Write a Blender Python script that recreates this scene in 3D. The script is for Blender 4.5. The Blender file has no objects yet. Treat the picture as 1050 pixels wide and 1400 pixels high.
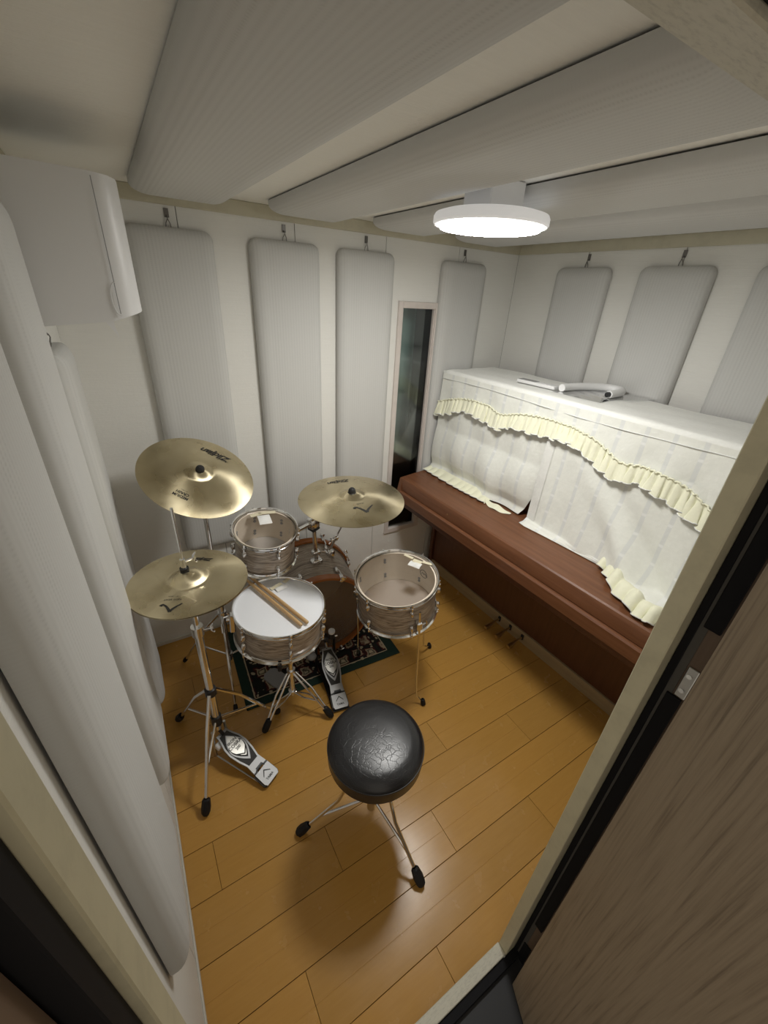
import bpy, bmesh, math, random
from mathutils import Vector, Matrix
random.seed(7)
PI = math.pi
S = bpy.context.scene
COL = S.collection

# ------------------------------------------------------------------ camera
YAW, PITCH, ROLL, FPX = 0.57603, -0.49037, 0.062996, 557.97
cam_d = bpy.data.cameras.new('camera'); cam = bpy.data.objects.new('camera', cam_d); COL.objects.link(cam)
_f = Vector((math.sin(YAW)*math.cos(PITCH), math.cos(YAW)*math.cos(PITCH), math.sin(PITCH)))
_r = Vector((math.cos(YAW), -math.sin(YAW), 0)); _u = _r.cross(_f)
_r2 = _r*math.cos(ROLL)+_u*math.sin(ROLL); _u2 = -_r*math.sin(ROLL)+_u*math.cos(ROLL)
cam.matrix_world = Matrix(((_r2.x, _u2.x, -_f.x, 0.16310), (_r2.y, _u2.y, -_f.y, -1.97548), (_r2.z, _u2.z, -_f.z, 1.76189), (0, 0, 0, 1)))
cam_d.sensor_fit = 'VERTICAL'; cam_d.sensor_height = 36; cam_d.lens = FPX/1400*36
cam_d.clip_start = 0.01; cam_d.clip_end = 50
S.camera = cam

# ------------------------------------------------------------------ world, exposure
W = bpy.data.worlds.new('hall_light'); S.world = W; W.use_nodes = True
W.node_tree.nodes['Background'].inputs[0].default_value = (1.0, 0.89, 0.74, 1)
W.node_tree.nodes['Background'].inputs[1].default_value = 0.26
S.view_settings.view_transform = 'Standard'; S.view_settings.look = 'None'
S.view_settings.gamma = 1; S.view_settings.use_curve_mapping = False
S.view_settings.exposure = 1.12
LAMP_STRENGTH = 27.0      # emission of the ceiling lamp's diffuser

# ------------------------------------------------------------------ materials
def mat(name, col=(.8, .8, .8), rough=.5, metal=0.0, spec=.5, **kw):
    m = bpy.data.materials.new(name); m.use_nodes = True
    b = m.node_tree.nodes['Principled BSDF']
    b.inputs['Base Color'].default_value = (*col, 1); b.inputs['Roughness'].default_value = rough
    b.inputs['Metallic'].default_value = metal; b.inputs['Specular IOR Level'].default_value = spec
    for k, v in kw.items(): b.inputs[k.replace('_', ' ')].default_value = v
    return m
class NT:
    def __init__(s, m): s.m = m; s.t = m.node_tree; s.b = s.t.nodes['Principled BSDF']
    def n(s, typ, **kw):
        x = s.t.nodes.new(typ)
        for k, v in kw.items():
            if k in x.inputs: x.inputs[k].default_value = v
            else: setattr(x, k, v)
        return x
    def l(s, a, b): s.t.links.new(a, b)
    def coord(s, scale=(1, 1, 1), kind='Object', rot=(0, 0, 0)):
        c = s.n('ShaderNodeTexCoord'); mp = s.n('ShaderNodeMapping')
        mp.inputs['Scale'].default_value = scale; mp.inputs['Rotation'].default_value = rot
        s.l(c.outputs[kind], mp.inputs['Vector']); return mp.outputs['Vector']
    def noise(s, vec, scale=5, detail=3, rough=.5):
        x = s.n('ShaderNodeTexNoise'); x.inputs['Scale'].default_value = scale
        x.inputs['Detail'].default_value = detail; x.inputs['Roughness'].default_value = rough
        s.l(vec, x.inputs['Vector']); return x.outputs['Fac']
    def ramp(s, fac, stops):
        r = s.n('ShaderNodeValToRGB'); e = r.color_ramp.elements
        while len(e) < len(stops): e.new(.5)
        for i, (p, c) in enumerate(stops):
            e[i].position = p; e[i].color = (*c, 1) if len(c) == 3 else c
        s.l(fac, r.inputs['Fac']); return r.outputs['Color']
    def bump(s, h, strength=.3, dist=.002, prev=None):
        b = s.n('ShaderNodeBump'); b.inputs['Strength'].default_value = strength; b.inputs['Distance'].default_value = dist
        s.l(h, b.inputs['Height'])
        if prev is not None: s.l(prev, b.inputs['Normal'])
        return b.outputs['Normal']
    def math(s, op, a, b=None):
        x = s.n('ShaderNodeMath'); x.operation = op
        for i, v in enumerate((a, b)):
            if v is None: continue
            if isinstance(v, (int, float)): x.inputs[i].default_value = v
            else: s.l(v, x.inputs[i])
        return x.outputs[0]
    def mix(s, fac, a, b):
        x = s.n('ShaderNodeMix', data_type='RGBA')
        for i, v in ((0, fac), (6, a), (7, b)):
            if isinstance(v, (int, float)): x.inputs[i].default_value = v
            elif isinstance(v, tuple): x.inputs[i].default_value = (*v, 1)
            else: s.l(v, x.inputs[i])
        return x.outputs[2]
    def sep(s, vec):
        x = s.n('ShaderNodeSeparateXYZ'); s.l(vec, x.inputs[0]); return x.outputs
    def col(s, o): s.l(o, s.b.inputs['Base Color'])
    def nrm(s, o): s.l(o, s.b.inputs['Normal'])
    def rgh(s, o): s.l(o, s.b.inputs['Roughness'])

M = {}
def wall_mat(name, c1, c2, weave=(7, 7, 300)):
    m = mat(name, c1, .85, spec=.25); t = NT(m)
    f = t.noise(t.coord(weave), 1, 3, .6)
    g = t.noise(t.coord((1, 1, 1)), 90, 2)
    t.col(t.mix(t.math('MULTIPLY', f, .8), c1, c2))
    t.nrm(t.bump(t.math('ADD', f, t.math('MULTIPLY', g, .4)), .7, .0014)); return m
M['wall'] = wall_mat('wall_linen', (.82, .812, .775), (.74, .732, .695))
M['ceiling'] = wall_mat('ceiling_linen', (.88, .865, .815), (.81, .795, .745), (8, 160, 160))
def paint(name, c, rough=.5, wear=.25, streak=(2, 2, 2)):
    m = mat(name, c, rough); t = NT(m)
    f = t.noise(t.coord(streak), 6, 5, .65)
    d = tuple(x*(1-wear) for x in c)
    t.col(t.ramp(f, [(.3, d), (.5, c), (.8, tuple(min(1, x*1.06) for x in c))]))
    t.nrm(t.bump(t.noise(t.coord(streak), 120, 2), .08, .001)); return m
M['cornice'] = paint('cornice_cream', (.54, .505, .385), .55, .1)
M['jamb'] = paint('frame_cream', (.55, .51, .36), .5, .12, (3, 3, 3))
M['sill'] = paint('sill_cream', (.62, .60, .50), .5, .22, (14, 60, 30))
M['edgewhite'] = mat('edge_white', (.82, .81, .78), .5)
M['baseboard'] = paint('baseboard_grey', (.62, .60, .54), .5, .1)
M['seam'] = mat('seam_dark', (.10, .095, .085), .8)

def panel_mat(name, c1, c2):
    m = mat(name, c1, .95, spec=.1); t = NT(m)
    v = t.coord(); x = t.sep(v)
    rib = t.math('SINE', t.math('MULTIPLY', x[0], 2*PI/.0125))
    rib = t.math('ADD', t.math('MULTIPLY', rib, .5), .5)
    dot = t.math('SINE', t.math('MULTIPLY', x[2], 2*PI/.0062))
    dot = t.math('ADD', t.math('MULTIPLY', dot, .5), .5)
    band = t.ramp(t.noise(t.coord((22, .05, .05)), 1, 2, .5), [(.42, (0, 0, 0)), (.6, (1, 1, 1))])
    hole = t.math('MULTIPLY', t.math('POWER', rib, 2.0), t.math('POWER', dot, 1.5))
    h = t.math('ADD', t.math('MULTIPLY', rib, .4), t.math('MULTIPLY', t.math('MULTIPLY', hole, band), 1.0))
    fine = t.noise(t.coord((260, 260, 30)), 1, 2)
    h2 = t.math('ADD', h, t.math('MULTIPLY', fine, .6))
    t.col(t.mix(t.math('MULTIPLY', h, .27), c1, c2))
    t.nrm(t.bump(h2, .13, -.0012)); return m
M['panel'] = panel_mat('panel_fabric', (.61, .608, .592), (.43, .428, .414))
M['backing'] = mat('panel_backing', (.16, .15, .14), .8)

def floor_mat():
    m = mat('oak_laminate', (.5, .26, .05), .30, spec=.45); t = NT(m)
    oi = t.n('ShaderNodeObjectInfo')
    g = t.noise(t.coord((5, 60, 5)), 1.6, 5, .62)
    g2 = t.noise(t.coord((30, 260, 30)), 1, 2)
    base = t.ramp(g, [(.25, (.465, .247, .057)), (.5, (.49, .265, .063)), (.78, (.515, .284, .071))])
    tone = t.mix(oi.outputs['Random'], (.93, .93, .93), (1.06, 1.04, 1.0))
    mul = t.n('ShaderNodeMix', data_type='RGBA', blend_type='MULTIPLY'); mul.inputs[0].default_value = 1
    t.l(base, mul.inputs[6]); t.l(tone, mul.inputs[7])
    t.col(mul.outputs[2])
    sm = t.noise(t.coord((9, 9, 9)), 1.4, 4)
    t.rgh(t.math('ADD', t.math('MULTIPLY', sm, .16), .17))
    t.nrm(t.bump(g2, .05, .0006)); return m
M['floor'] = floor_mat()
M['groove'] = mat('floor_groove', (.06, .025, .008), .8)

def wood_mat(name, stops, rough=.35, sc=(4, 60, 60), spec=.5, bump=.05):
    m = mat(name, stops[0][1], rough, spec=spec); t = NT(m)
    v = t.coord(sc); w = t.noise(v, 1.0, 6, .6)
    t.col(t.ramp(w, stops)); t.nrm(t.bump(w, bump, .001)); return m
M['mahogany'] = wood_mat('mahogany', [(.3, (.132, .050, .021)), (.5, (.168, .066, .029)), (.75, (.205, .085, .040))], .36, (60, 3, 60))
M['mahogany_dark'] = wood_mat('mahogany_lower', [(.3, (.080, .028, .012)), (.7, (.108, .039, .018))], .42, (60, 60, 4))
M['rail'] = wood_mat('rail_tan', [(.3, (.33, .24, .13)), (.7, (.40, .30, .17))], .5, (10, 3, 40))
M['brass'] = mat('pedal_brass', (.62, .47, .24), .3, 1)
M['doorwood'] = wood_mat('door_taupe_oak', [(.30, (.16, .122, .083)), (.45, (.265, .208, .145)), (.58, (.305, .242, .170)), (.75, (.235, .184, .127))], .55, (150, 150, 3.4), bump=.25)
M['framewood'] = wood_mat('frame_brown', [(.3, (.13, .085, .055)), (.7, (.19, .13, .09))], .5, (60, 60, 4))
M['gasket'] = mat('rubber_gasket', (.009, .009, .011), .7, spec=.2)
M['darkfloor'] = mat('threshold_dark', (.020, .021, .024), .5)
M['hallfloor'] = mat('hall_floor', (.05, .04, .03), .6)

M['chrome'] = mat('chrome', (.80, .80, .80), .13, 1)
M['hooksteel'] = mat('dark_steel', (.22, .21, .20), .4, 1)
M['steel'] = mat('satin_steel', (.55, .55, .54), .28, 1)
M['black'] = mat('black_plastic', (.012, .012, .013), .45)
M['rubber'] = mat('black_rubber', (.010, .010, .011), .6, spec=.3)
M['white'] = mat('white_plastic', (.78, .78, .78), .4)
M['vent'] = mat('vent_plastic', (.78, .78, .78), .38)
M['ventline'] = mat('vent_line', (.30, .30, .30), .6)
M['lamphouse'] = mat('lamp_housing', (.74, .74, .75), .45)
M['glow'] = mat('lamp_glow', (1, 1, 1), .5)
_h = M['lamphouse'].node_tree.nodes['Principled BSDF']      # the frosted rim passes a little light
_h.inputs['Emission Color'].default_value = (1, .98, .95, 1); _h.inputs['Emission Strength'].default_value = .14
_b = M['glow'].node_tree.nodes['Principled BSDF']
_b.inputs['Emission Color'].default_value = (1.0, .985, .94, 1); _b.inputs['Emission Strength'].default_value = LAMP_STRENGTH
M['paper'] = mat('paper', (.84, .84, .82), .8)
M['tape'] = mat('masking_tape', (.72, .66, .48), .7)

def cym_mat():
    m = mat('bronze', (.62, .52, .31), .30, 1.0, Anisotropic=.85); t = NT(m)
    tg = t.n('ShaderNodeTangent', direction_type='RADIAL', axis='Z'); t.l(tg.outputs[0], t.b.inputs['Tangent'])
    v = t.coord(); x = t.sep(v)
    r = t.math('SQRT', t.math('ADD', t.math('MULTIPLY', x[0], x[0]), t.math('MULTIPLY', x[1], x[1])))
    n = t.noise(t.coord((11, 11, 11)), 1, 2, .5)
    t.col(t.ramp(n, [(.3, (.56, .475, .30)), (.5, (.66, .575, .385)), (.75, (.71, .63, .44))]))
    comb = t.n('ShaderNodeCombineXYZ'); t.l(t.math('MULTIPLY', r, 900), comb.inputs[0])
    g = t.noise(comb.outputs[0], 1, 2)
    t.rgh(t.math('ADD', t.math('MULTIPLY', n, .16), .21))
    t.nrm(t.bump(g, .10, .0006)); return m
M['bronze'] = cym_mat()
M['ink'] = mat('black_ink', (.018, .016, .013), .6)

def wrap_mat():
    m = mat('oyster_wrap', (.2, .15, .11), .28); t = NT(m)
    d = t.noise(t.coord((5, 5, 8)), 1, 2)
    v = t.coord((2.6, 2.6, 62))
    add = t.n('ShaderNodeVectorMath', operation='ADD'); t.l(v, add.inputs[0])
    cx = t.n('ShaderNodeCombineXYZ'); t.l(t.math('MULTIPLY', d, 4.0), cx.inputs[2]); t.l(cx.outputs[0], add.inputs[1])
    n = t.noise(add.outputs[0], 1, 4, .6)
    t.col(t.ramp(n, [(.34, (.06, .040, .028)), (.41, (.26, .20, .15)), (.46, (.50, .42, .335)), (.505, (.12, .083, .058)), (.55, (.52, .44, .355)), (.61, (.17, .125, .09)), (.68, (.56, .48, .39))]))
    return m
M['wrap'] = wrap_mat()
M['ply'] = wood_mat('inner_ply', [(.3, (.80, .70, .57)), (.7, (.87, .78, .66))], .6, (4, 4, 30))
M['hoopwood'] = wood_mat('hoop_wood', [(.3, (.30, .095, .022)), (.7, (.42, .145, .036))], .25, (5, 5, 40))
M['coated'] = mat('coated_head', (.88, .90, .94), .7)
def film(name, tint, haze, gloss, opac):
    m = bpy.data.materials.new(name); m.use_nodes = True; nt = m.node_tree; nt.nodes.remove(nt.nodes['Principled BSDF'])
    out = nt.nodes['Material Output']
    tr = nt.nodes.new('ShaderNodeBsdfTransparent'); tr.inputs[0].default_value = (*tint, 1)
    df = nt.nodes.new('ShaderNodeBsdfDiffuse'); df.inputs[0].default_value = (*haze, 1)
    gl = nt.nodes.new('ShaderNodeBsdfGlossy'); gl.inputs['Roughness'].default_value = .12
    a = nt.nodes.new('ShaderNodeMixShader'); a.inputs[0].default_value = opac
    b = nt.nodes.new('ShaderNodeMixShader'); fr = nt.nodes.new('ShaderNodeFresnel'); fr.inputs['IOR'].default_value = gloss
    nt.links.new(tr.outputs[0], a.inputs[1]); nt.links.new(df.outputs[0], a.inputs[2])
    nt.links.new(fr.outputs[0], b.inputs[0]); nt.links.new(a.outputs[0], b.inputs[1]); nt.links.new(gl.outputs[0], b.inputs[2])
    nt.links.new(b.outputs[0], out.inputs[0]); return m
M['clear'] = film('clear_head', (.96, .955, .95), (.7, .68, .65), 1.3, .02)
M['resohead'] = film('thin_head', (.75, .73, .70), (.66, .60, .55), 1.3, .6)
M['kickhead'] = film('kick_head', (.70, .64, .56), (.34, .27, .20), 1.35, .45)
M['glass'] = film('window_glass', (.90, .94, .93), (.1, .1, .1), 1.6, .0)
M['bag'] = film('clear_bag', (.93, .94, .95), (.8, .8, .82), 1.5, .25)
M['winframe'] = paint('window_frame', (.66, .60, .56), .5, .06)
M['windark'] = mat('window_cavity', (.62, .72, .70), .7)
M['winspacer'] = mat('window_spacer', (.008, .009, .012), .5)
M['winsill'] = mat('cavity_sill', (.30, .29, .22), .6)

def vinyl_mat():
    m = mat('black_vinyl', (.014, .014, .016), .31, spec=.55); t = NT(m)
    v = t.coord()
    w = t.n('ShaderNodeTexNoise'); w.inputs['Scale'].default_value = 18; w.inputs['Detail'].default_value = 3; t.l(v, w.inputs['Vector'])
    mixv = t.n('ShaderNodeMix', data_type='VECTOR'); mixv.inputs[0].default_value = .06
    t.l(v, mixv.inputs[4]); t.l(w.outputs['Color'], mixv.inputs[5])
    vo = t.n('ShaderNodeTexVoronoi', feature='DISTANCE_TO_EDGE'); vo.inputs['Scale'].default_value = 48; t.l(mixv.outputs[1], vo.inputs['Vector'])
    e = t.ramp(vo.outputs['Distance'], [(0, (0, 0, 0)), (.05, (1, 1, 1))])
    p = t.ramp(t.noise(v, 9, 2), [(.38, (0, 0, 0)), (.56, (1, 1, 1))])
    crack = t.mix(p, (1, 1, 1), e)
    n1 = t.bump(crack, .24, .0008)
    t.nrm(t.bump(t.noise(v, 500, 1), .12, .0004, n1)); return m
M['vinyl'] = vinyl_mat()
M['piping'] = mat('vinyl_piping', (.03, .03, .032), .3)

def cloth_mat(name, c1, c2, stripes=True):
    m = mat(name, c1, .9, spec=.15); t = NT(m)
    b = t.b; b.inputs['Sheen Weight'].default_value = .2
    v = t.coord(); x = t.sep(v)
    damask = t.ramp(t.noise(v, 55, 3, .6), [(.45, (0, 0, 0)), (.60, (1, 1, 1))])
    col = t.mix(t.math('MULTIPLY', damask, .35), c1, tuple(min(1, a*1.08) for a in c1))
    if stripes:
        fr = t.math('FRACT', t.math('MULTIPLY', t.math('ADD', x[1], 5.03), 1/.098))
        st = t.ramp(fr, [(.0, (0, 0, 0)), (.40, (0, 0, 0)), (.43, (1, 1, 1)), (.57, (1, 1, 1)), (.60, (0, 0, 0)), (1, (0, 0, 0))])
        fz = t.math('FRACT', t.math('MULTIPLY', x[2], 1/.085))
        fl = t.ramp(fz, [(0, (0, 0, 0)), (.42, (0, 0, 0)), (.46, (1, 1, 1)), (.54, (1, 1, 1)), (.58, (0, 0, 0)), (1, (0, 0, 0))])
        col = t.mix(st, col, c2)
        col = t.mix(t.math('MULTIPLY', st, fl), col, (.86, .87, .85))
        t.rgh(t.math('SUBTRACT', .9, t.math('MULTIPLY', st, .35)))
    t.col(col)
    n = t.bump(damask, .15, .0008)
    t.nrm(t.bump(t.noise(t.coord((9, 9, 9)), 1.5, 3), .42, .01, n)); return m
M['cloth'] = cloth_mat('damask_cloth', (.83, .838, .785), (.755, .77, .75))
M['clothtop'] = cloth_mat('damask_top', (.84, .845, .81), (.62, .64, .62), False)
M['ruffle'] = cloth_mat('ruffle_cream', (.87, .865, .68), (.7, .7, .55), False)
M['lace'] = mat('lace_white', (.72, .73, .71), .9)

def rug_mat_safe():
    m = mat('persian_field', (.1, .05, .04), .95, spec=.1); t = NT(m)
    v = t.coord()
    w = t.n('ShaderNodeTexNoise'); w.inputs['Scale'].default_value = 26; t.l(v, w.inputs['Vector'])
    mv = t.n('ShaderNodeMix', data_type='VECTOR'); mv.inputs[0].default_value = .035; t.l(v, mv.inputs[4]); t.l(w.outputs['Color'], mv.inputs[5])
    big = t.n('ShaderNodeTexVoronoi', feature='F1', distance='CHEBYCHEV'); big.inputs['Scale'].default_value = 11; big.inputs['Randomness'].default_value = .35; t.l(mv.outputs[1], big.inputs['Vector'])
    sm = t.n('ShaderNodeTexVoronoi', feature='F1'); sm.inputs['Scale'].default_value = 34; t.l(mv.outputs[1], sm.inputs['Vector'])
    base = t.ramp(big.outputs['Distance'], [(.10, (.42, .36, .25)), (.16, (.015, .013, .013)), (.24, (.40, .34, .23)), (.29, (.085, .02, .017)), (.37, (.014, .013, .015)), (.50, (.018, .02, .017))])
    spots = t.ramp(sm.outputs['Distance'], [(.26, (1, 1, 1)), (.33, (0, 0, 0))])
    t.col(t.mix(t.math('MULTIPLY', spots, t.math('GREATER_THAN', big.outputs['Distance'], .36)), base, (.38, .33, .23)))
    t.nrm(t.bump(t.noise(v, 700, 1), .5, .002)); return m
M['rug'] = rug_mat_safe()
M['rugborder'] = mat('rug_border', (.020, .038, .030), .95, spec=.1)
M['greyfelt'] = mat('grey_felt', (.30, .305, .31), .95, spec=.1)
M['stick'] = wood_mat('hickory', [(.3, (.50, .31, .14)), (.7, (.62, .42, .21))], .5, (50, 50, 6))
M['silverboard'] = mat('silver_board', (.34, .34, .34), .50, .8)
M['badge'] = mat('badge_silver', (.42, .41, .38), .35, .75)
M['felt'] = mat('white_felt', (.6, .6, .57), .95)

# ------------------------------------------------------------------ mesh builder
def frame(o, z, xh=(1, 0, 0)):
    z = Vector(z).normalized(); x = Vector(xh); x = x-z*x.dot(z)
    if x.length < 1e-4: x = Vector((0, 1, 0)); x = x-z*x.dot(z)
    x.normalize(); y = z.cross(x); o = Vector(o)
    return Matrix(((x.x, y.x, z.x, o.x), (x.y, y.y, z.y, o.y), (x.z, y.z, z.z, o.z), (0, 0, 0, 1)))
class G:
    def __init__(s): s.v = []; s.f = []
    def add(s, vs, fs, M_=None):
        k = len(s.v); s.v += [tuple(M_ @ Vector(p)) if M_ else tuple(p) for p in vs]
        s.f += [tuple(i+k for i in f) for f in fs]; return s
    def box(s, x0, x1, y0, y1, z0, z1, bev=0, M_=None, seg=1):
        bm = bmesh.new(); bmesh.ops.create_cube(bm, size=1)
        for v in bm.verts: v.co = Vector(((x0+x1)/2+v.co.x*(x1-x0), (y0+y1)/2+v.co.y*(y1-y0), (z0+z1)/2+v.co.z*(z1-z0)))
        if bev: bmesh.ops.bevel(bm, geom=bm.edges[:], offset=bev, segments=seg, profile=.5, affect='EDGES')
        bm.verts.index_update()
        s.add([v.co[:] for v in bm.verts], [[v.index for v in f.verts] for f in bm.faces], M_); bm.free(); return s
    def lathe(s, prof, n=32, M_=None, cap0=False, cap1=False, closed=False):
        vs = []; fs = []; m = len(prof)
        for i in range(n):
            a = 2*PI*i/n; c, q = math.cos(a), math.sin(a)
            vs += [(r*c, r*q, z) for r, z in prof]
        for i in range(n):
            j = (i+1) % n
            for k in range(m if closed else m-1):
                l = (k+1) % m; fs.append((i*m+k, j*m+k, j*m+l, i*m+l))
        if cap0: fs.append(tuple(i*m for i in range(n))[::-1])
        if cap1: fs.append(tuple(i*m+m-1 for i in range(n)))
        return s.add(vs, fs, M_)
    def cyl(s, a, b, r0, r1=None, n=14):
        a = Vector(a); b = Vector(b); r1 = r0 if r1 is None else r1
        return s.lathe([(r0, 0), (r1, (b-a).length)], n, frame(a, b-a), True, True)
    def tube(s, pts, r, n=8, closed=False):
        P = [Vector(p) for p in pts]; m = len(P); rs = r if isinstance(r, (list, tuple)) else [r]*m
        vs = []; fs = []; x = None
        for i in range(m):
            if closed: t = (P[(i+1) % m]-P[i-1]).normalized()
            else: t = (P[min(i+1, m-1)]-P[max(i-1, 0)]).normalized()
            if x is None: x = t.orthogonal().normalized()
            x = (x-t*x.dot(t)).normalized(); y = t.cross(x)
            for k in range(n):
                a = 2*PI*k/n; vs.append(tuple(P[i]+(x*math.cos(a)+y*math.sin(a))*rs[i]))
        for i in range(m if closed else m-1):
            j = (i+1) % m
            for k in range(n): fs.append((i*n+k, i*n+(k+1) % n, j*n+(k+1) % n, j*n+k))
        if not closed: fs.append(tuple(range(n))[::-1]); fs.append(tuple((m-1)*n+k for k in range(n)))
        return s.add(vs, fs)
    def ball(s, c, r, M_=None, n=12, k=8):
        rx, ry, rz = (r, r, r) if isinstance(r, (int, float)) else r
        prof = [(math.sin(PI*i/k), -math.cos(PI*i/k)) for i in range(k+1)]
        MM = Matrix.Translation(c) @ Matrix.Diagonal((rx, ry, rz, 1))
        prof = [(max(a, 1e-4), b) for a, b in prof]
        return s.lathe(prof, n, M_ @ MM if M_ else MM)
    def prism(s, pts, z0, z1, M_=None):
        n = len(pts); vs = [(x, y, z0) for x, y in pts]+[(x, y, z1) for x, y in pts]
        return s.add(vs, [tuple(range(n))[::-1], tuple(range(n, 2*n))]+[(i, (i+1) % n, n+(i+1) % n, n+i) for i in range(n)], M_)
    def grid(s, fn, nu, nv, M_=None, cu=False):
        vs = [fn(i/(nu if cu else nu-1), j/(nv-1)) for i in range(nu) for j in range(nv)]; fs = []
        for i in range(nu if cu else nu-1):
            a = (i+1) % nu
            for j in range(nv-1): fs.append((i*nv+j, a*nv+j, a*nv+j+1, i*nv+j+1))
        return s.add(vs, fs, M_)
    def build(s, name, m, parent=None, smooth=40, fixn=True):
        me = bpy.data.meshes.new(name); me.from_pydata(s.v, [], s.f)
        if fixn:
            bm = bmesh.new(); bm.from_mesh(me); bmesh.ops.recalc_face_normals(bm, faces=bm.faces[:]); bm.to_mesh(me); bm.free()
        if smooth:
            me.polygons.foreach_set('use_smooth', [True]*len(me.polygons)); me.set_sharp_from_angle(angle=math.radians(smooth))
        me.materials.append(M[m] if isinstance(m, str) else m); me.update()
        o = bpy.data.objects.new(name, me); COL.objects.link(o)
        if parent: o.parent = parent
        return o
def inst(src, name, parent=None, M_=None):
    o = bpy.data.objects.new(name, src.data); COL.objects.link(o)
    if parent: o.parent = parent
    if M_ is not None: o.matrix_local = M_
    return o
def thing(name, label, cat, M_=None, group=None):
    o = bpy.data.objects.new(name, None); COL.objects.link(o); o.empty_display_size = .05
    if M_ is not None: o.matrix_world = M_ if isinstance(M_, Matrix) else Matrix.Translation(M_)
    o['label'] = label; o['category'] = cat
    if group: o['group'] = group
    return o
def struct(name, label=None, M_=None):
    o = bpy.data.objects.new(name, None); COL.objects.link(o); o.empty_display_size = .05; o['kind'] = 'structure'
    if M_ is not None: o.matrix_world = M_
    if label: o['label'] = label
    return o
def stag(o, label=None):
    o['kind'] = 'structure'
    if label: o['label'] = label
    return o
def text_geo(txt, size, shear=0.0, spacing=1.0, bold=0.0):
    cu = bpy.data.curves.new('lettering', 'FONT'); cu.body = txt; cu.size = size; cu.align_x = 'CENTER'; cu.align_y = 'CENTER'
    cu.shear = shear; cu.space_character = spacing; cu.offset = bold; cu.resolution_u = 3
    o = bpy.data.objects.new('lettering', cu); COL.objects.link(o)
    me = bpy.data.meshes.new_from_object(o)
    vs = [v.co[:] for v in me.vertices]; fs = [tuple(p.vertices) for p in me.polygons]
    bpy.data.objects.remove(o); bpy.data.meshes.remove(me); bpy.data.curves.remove(cu)
    return vs, fs
def lerp(tab, x):
    if x <= tab[0][0]: return tab[0][1]
    for (a, b), (c, d) in zip(tab, tab[1:]):
        if x <= c: return b+(d-b)*(x-a)/(c-a)
    return tab[-1][1]

# ================================================================== ROOM
XR, YF, ZC, ZK = 2.264, -1.80, 2.048, 2.0     # right wall, front wall, ceiling, cornice underside
SEAM = [0, .4545, .909, 1.3635, 1.818, XR]
GAP = .0028
# floor: base plus single planks
fl = stag(G().box(-.06, XR+.06, YF-.02, .06, -.06, -.004).build('floor', 'groove', None, 0), 'golden oak laminate floor of staggered planks')
PL, PW = .954, .1553
plank_src = {}
row0 = -1.081
joint0 = {-1: .101, -2: .467, -3: .847, -4: .268, -5: .633}
def add_plank(x0, x1, y0, y1):
    L, w = round(x1-x0, 3), round(y1-y0, 3)
    if (L, w) not in plank_src:
        g = G(); half = w/2
        if w > .12:      # two strips with the shallow pressed groove between them
            g.box(-L/2+.0006, L/2-.0006, -half+.0007, -.0005, -.004, 0, .0007); g.box(-L/2+.0006, L/2-.0006, .0005, half-.0007, -.004, 0, .0007)
            g.box(-L/2+.001, L/2-.001, -.001, .001, -.004, -.0006)
        else: g.box(-L/2+.0006, L/2-.0006, -half+.0007, half-.0007, -.004, 0, .0007)
        plank_src[(L, w)] = g.build('plank', 'floor', fl, 0); o = plank_src[(L, w)]
    else: o = inst(plank_src[(L, w)], 'plank', fl)
    o.location = ((x0+x1)/2, (y0+y1)/2, 0)
for k in range(-5, 8):
    # row between row0+k*PW (far side is k+1)
    ya = row0+k*PW; yb = ya+PW
    ya = max(ya, YF-.0); yb = min(yb, -.001)
    if yb-ya < .01: continue
    off = joint0.get(k, (.101-.371*(k+1)) % PL)
    xs = [off+i*PL for i in range(-2, 4)]
    cuts = [.001]+[x for x in xs if .02 < x < XR-.02]+[XR-.001]
    for a, b in zip(cuts, cuts[1:]): add_plank(a, b, ya, yb)

# walls: slab behind, one board per bay with an open seam between boards
def slab(name, boxes, label):
    g = G()
    for b in boxes: g.box(*b)
    return stag(g.build(name, 'seam', None, 0), label)
WX0, WX1, WZ0, WZ1 = 1.452, 1.728, .338, 1.734   # window opening
wb = slab('wall_back', [(-.06, WX0, .008, .06, -.06, 2.1), (WX1, XR+.06, .008, .06, -.06, 2.1), (WX0, WX1, .008, .06, -.06, WZ0), (WX0, WX1, .008, .06, WZ1, 2.1)], 'off white linen textured wall with a narrow window')
wl = slab('wall_left', [(-.06, -.008, YF-.06, .008, -.06, 2.1)], 'off white linen textured wall with low hung padded panels')
wr = slab('wall_right', [(XR+.008, XR+.06, YF-.06, .008, -.06, 2.1)], 'off white linen textured wall behind the piano')
wf = slab('wall_front', [(-.06, .06, YF-.05, YF-.002, -.06, 2.1), (.84, XR+.06, YF-.05, YF-.002, -.06, 2.1), (.06, .84, YF-.05, YF-.002, 1.915, 2.1)], 'wall with the doorway')
for i in range(5):
    a, b = SEAM[i]+(GAP/2 if i else 0), SEAM[i+1]-(GAP/2 if i < 4 else 0)
    g = G()
    if i == 3:
        for q in ((a, WX0, 0, .008, 0, ZC), (WX1, b, 0, .008, 0, ZC), (WX0, WX1, 0, .008, 0, WZ0), (WX0, WX1, 0, .008, WZ1, ZC)): g.box(*q)
    else: g.box(a, b, 0, .008, 0, ZC)
    g.build('wall_board', 'wall', wb, 0)
YS = [0, -.458, -.913, -1.367, YF]
for w, x0, x1 in ((wl, -.008, 0), (wr, XR, XR+.008)):
    for i in range(4):
        G().box(x0, x1, YS[i+1]+GAP/2, YS[i]-GAP/2, 0, ZC).build('wall_board', 'wall', w, 0)
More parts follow.
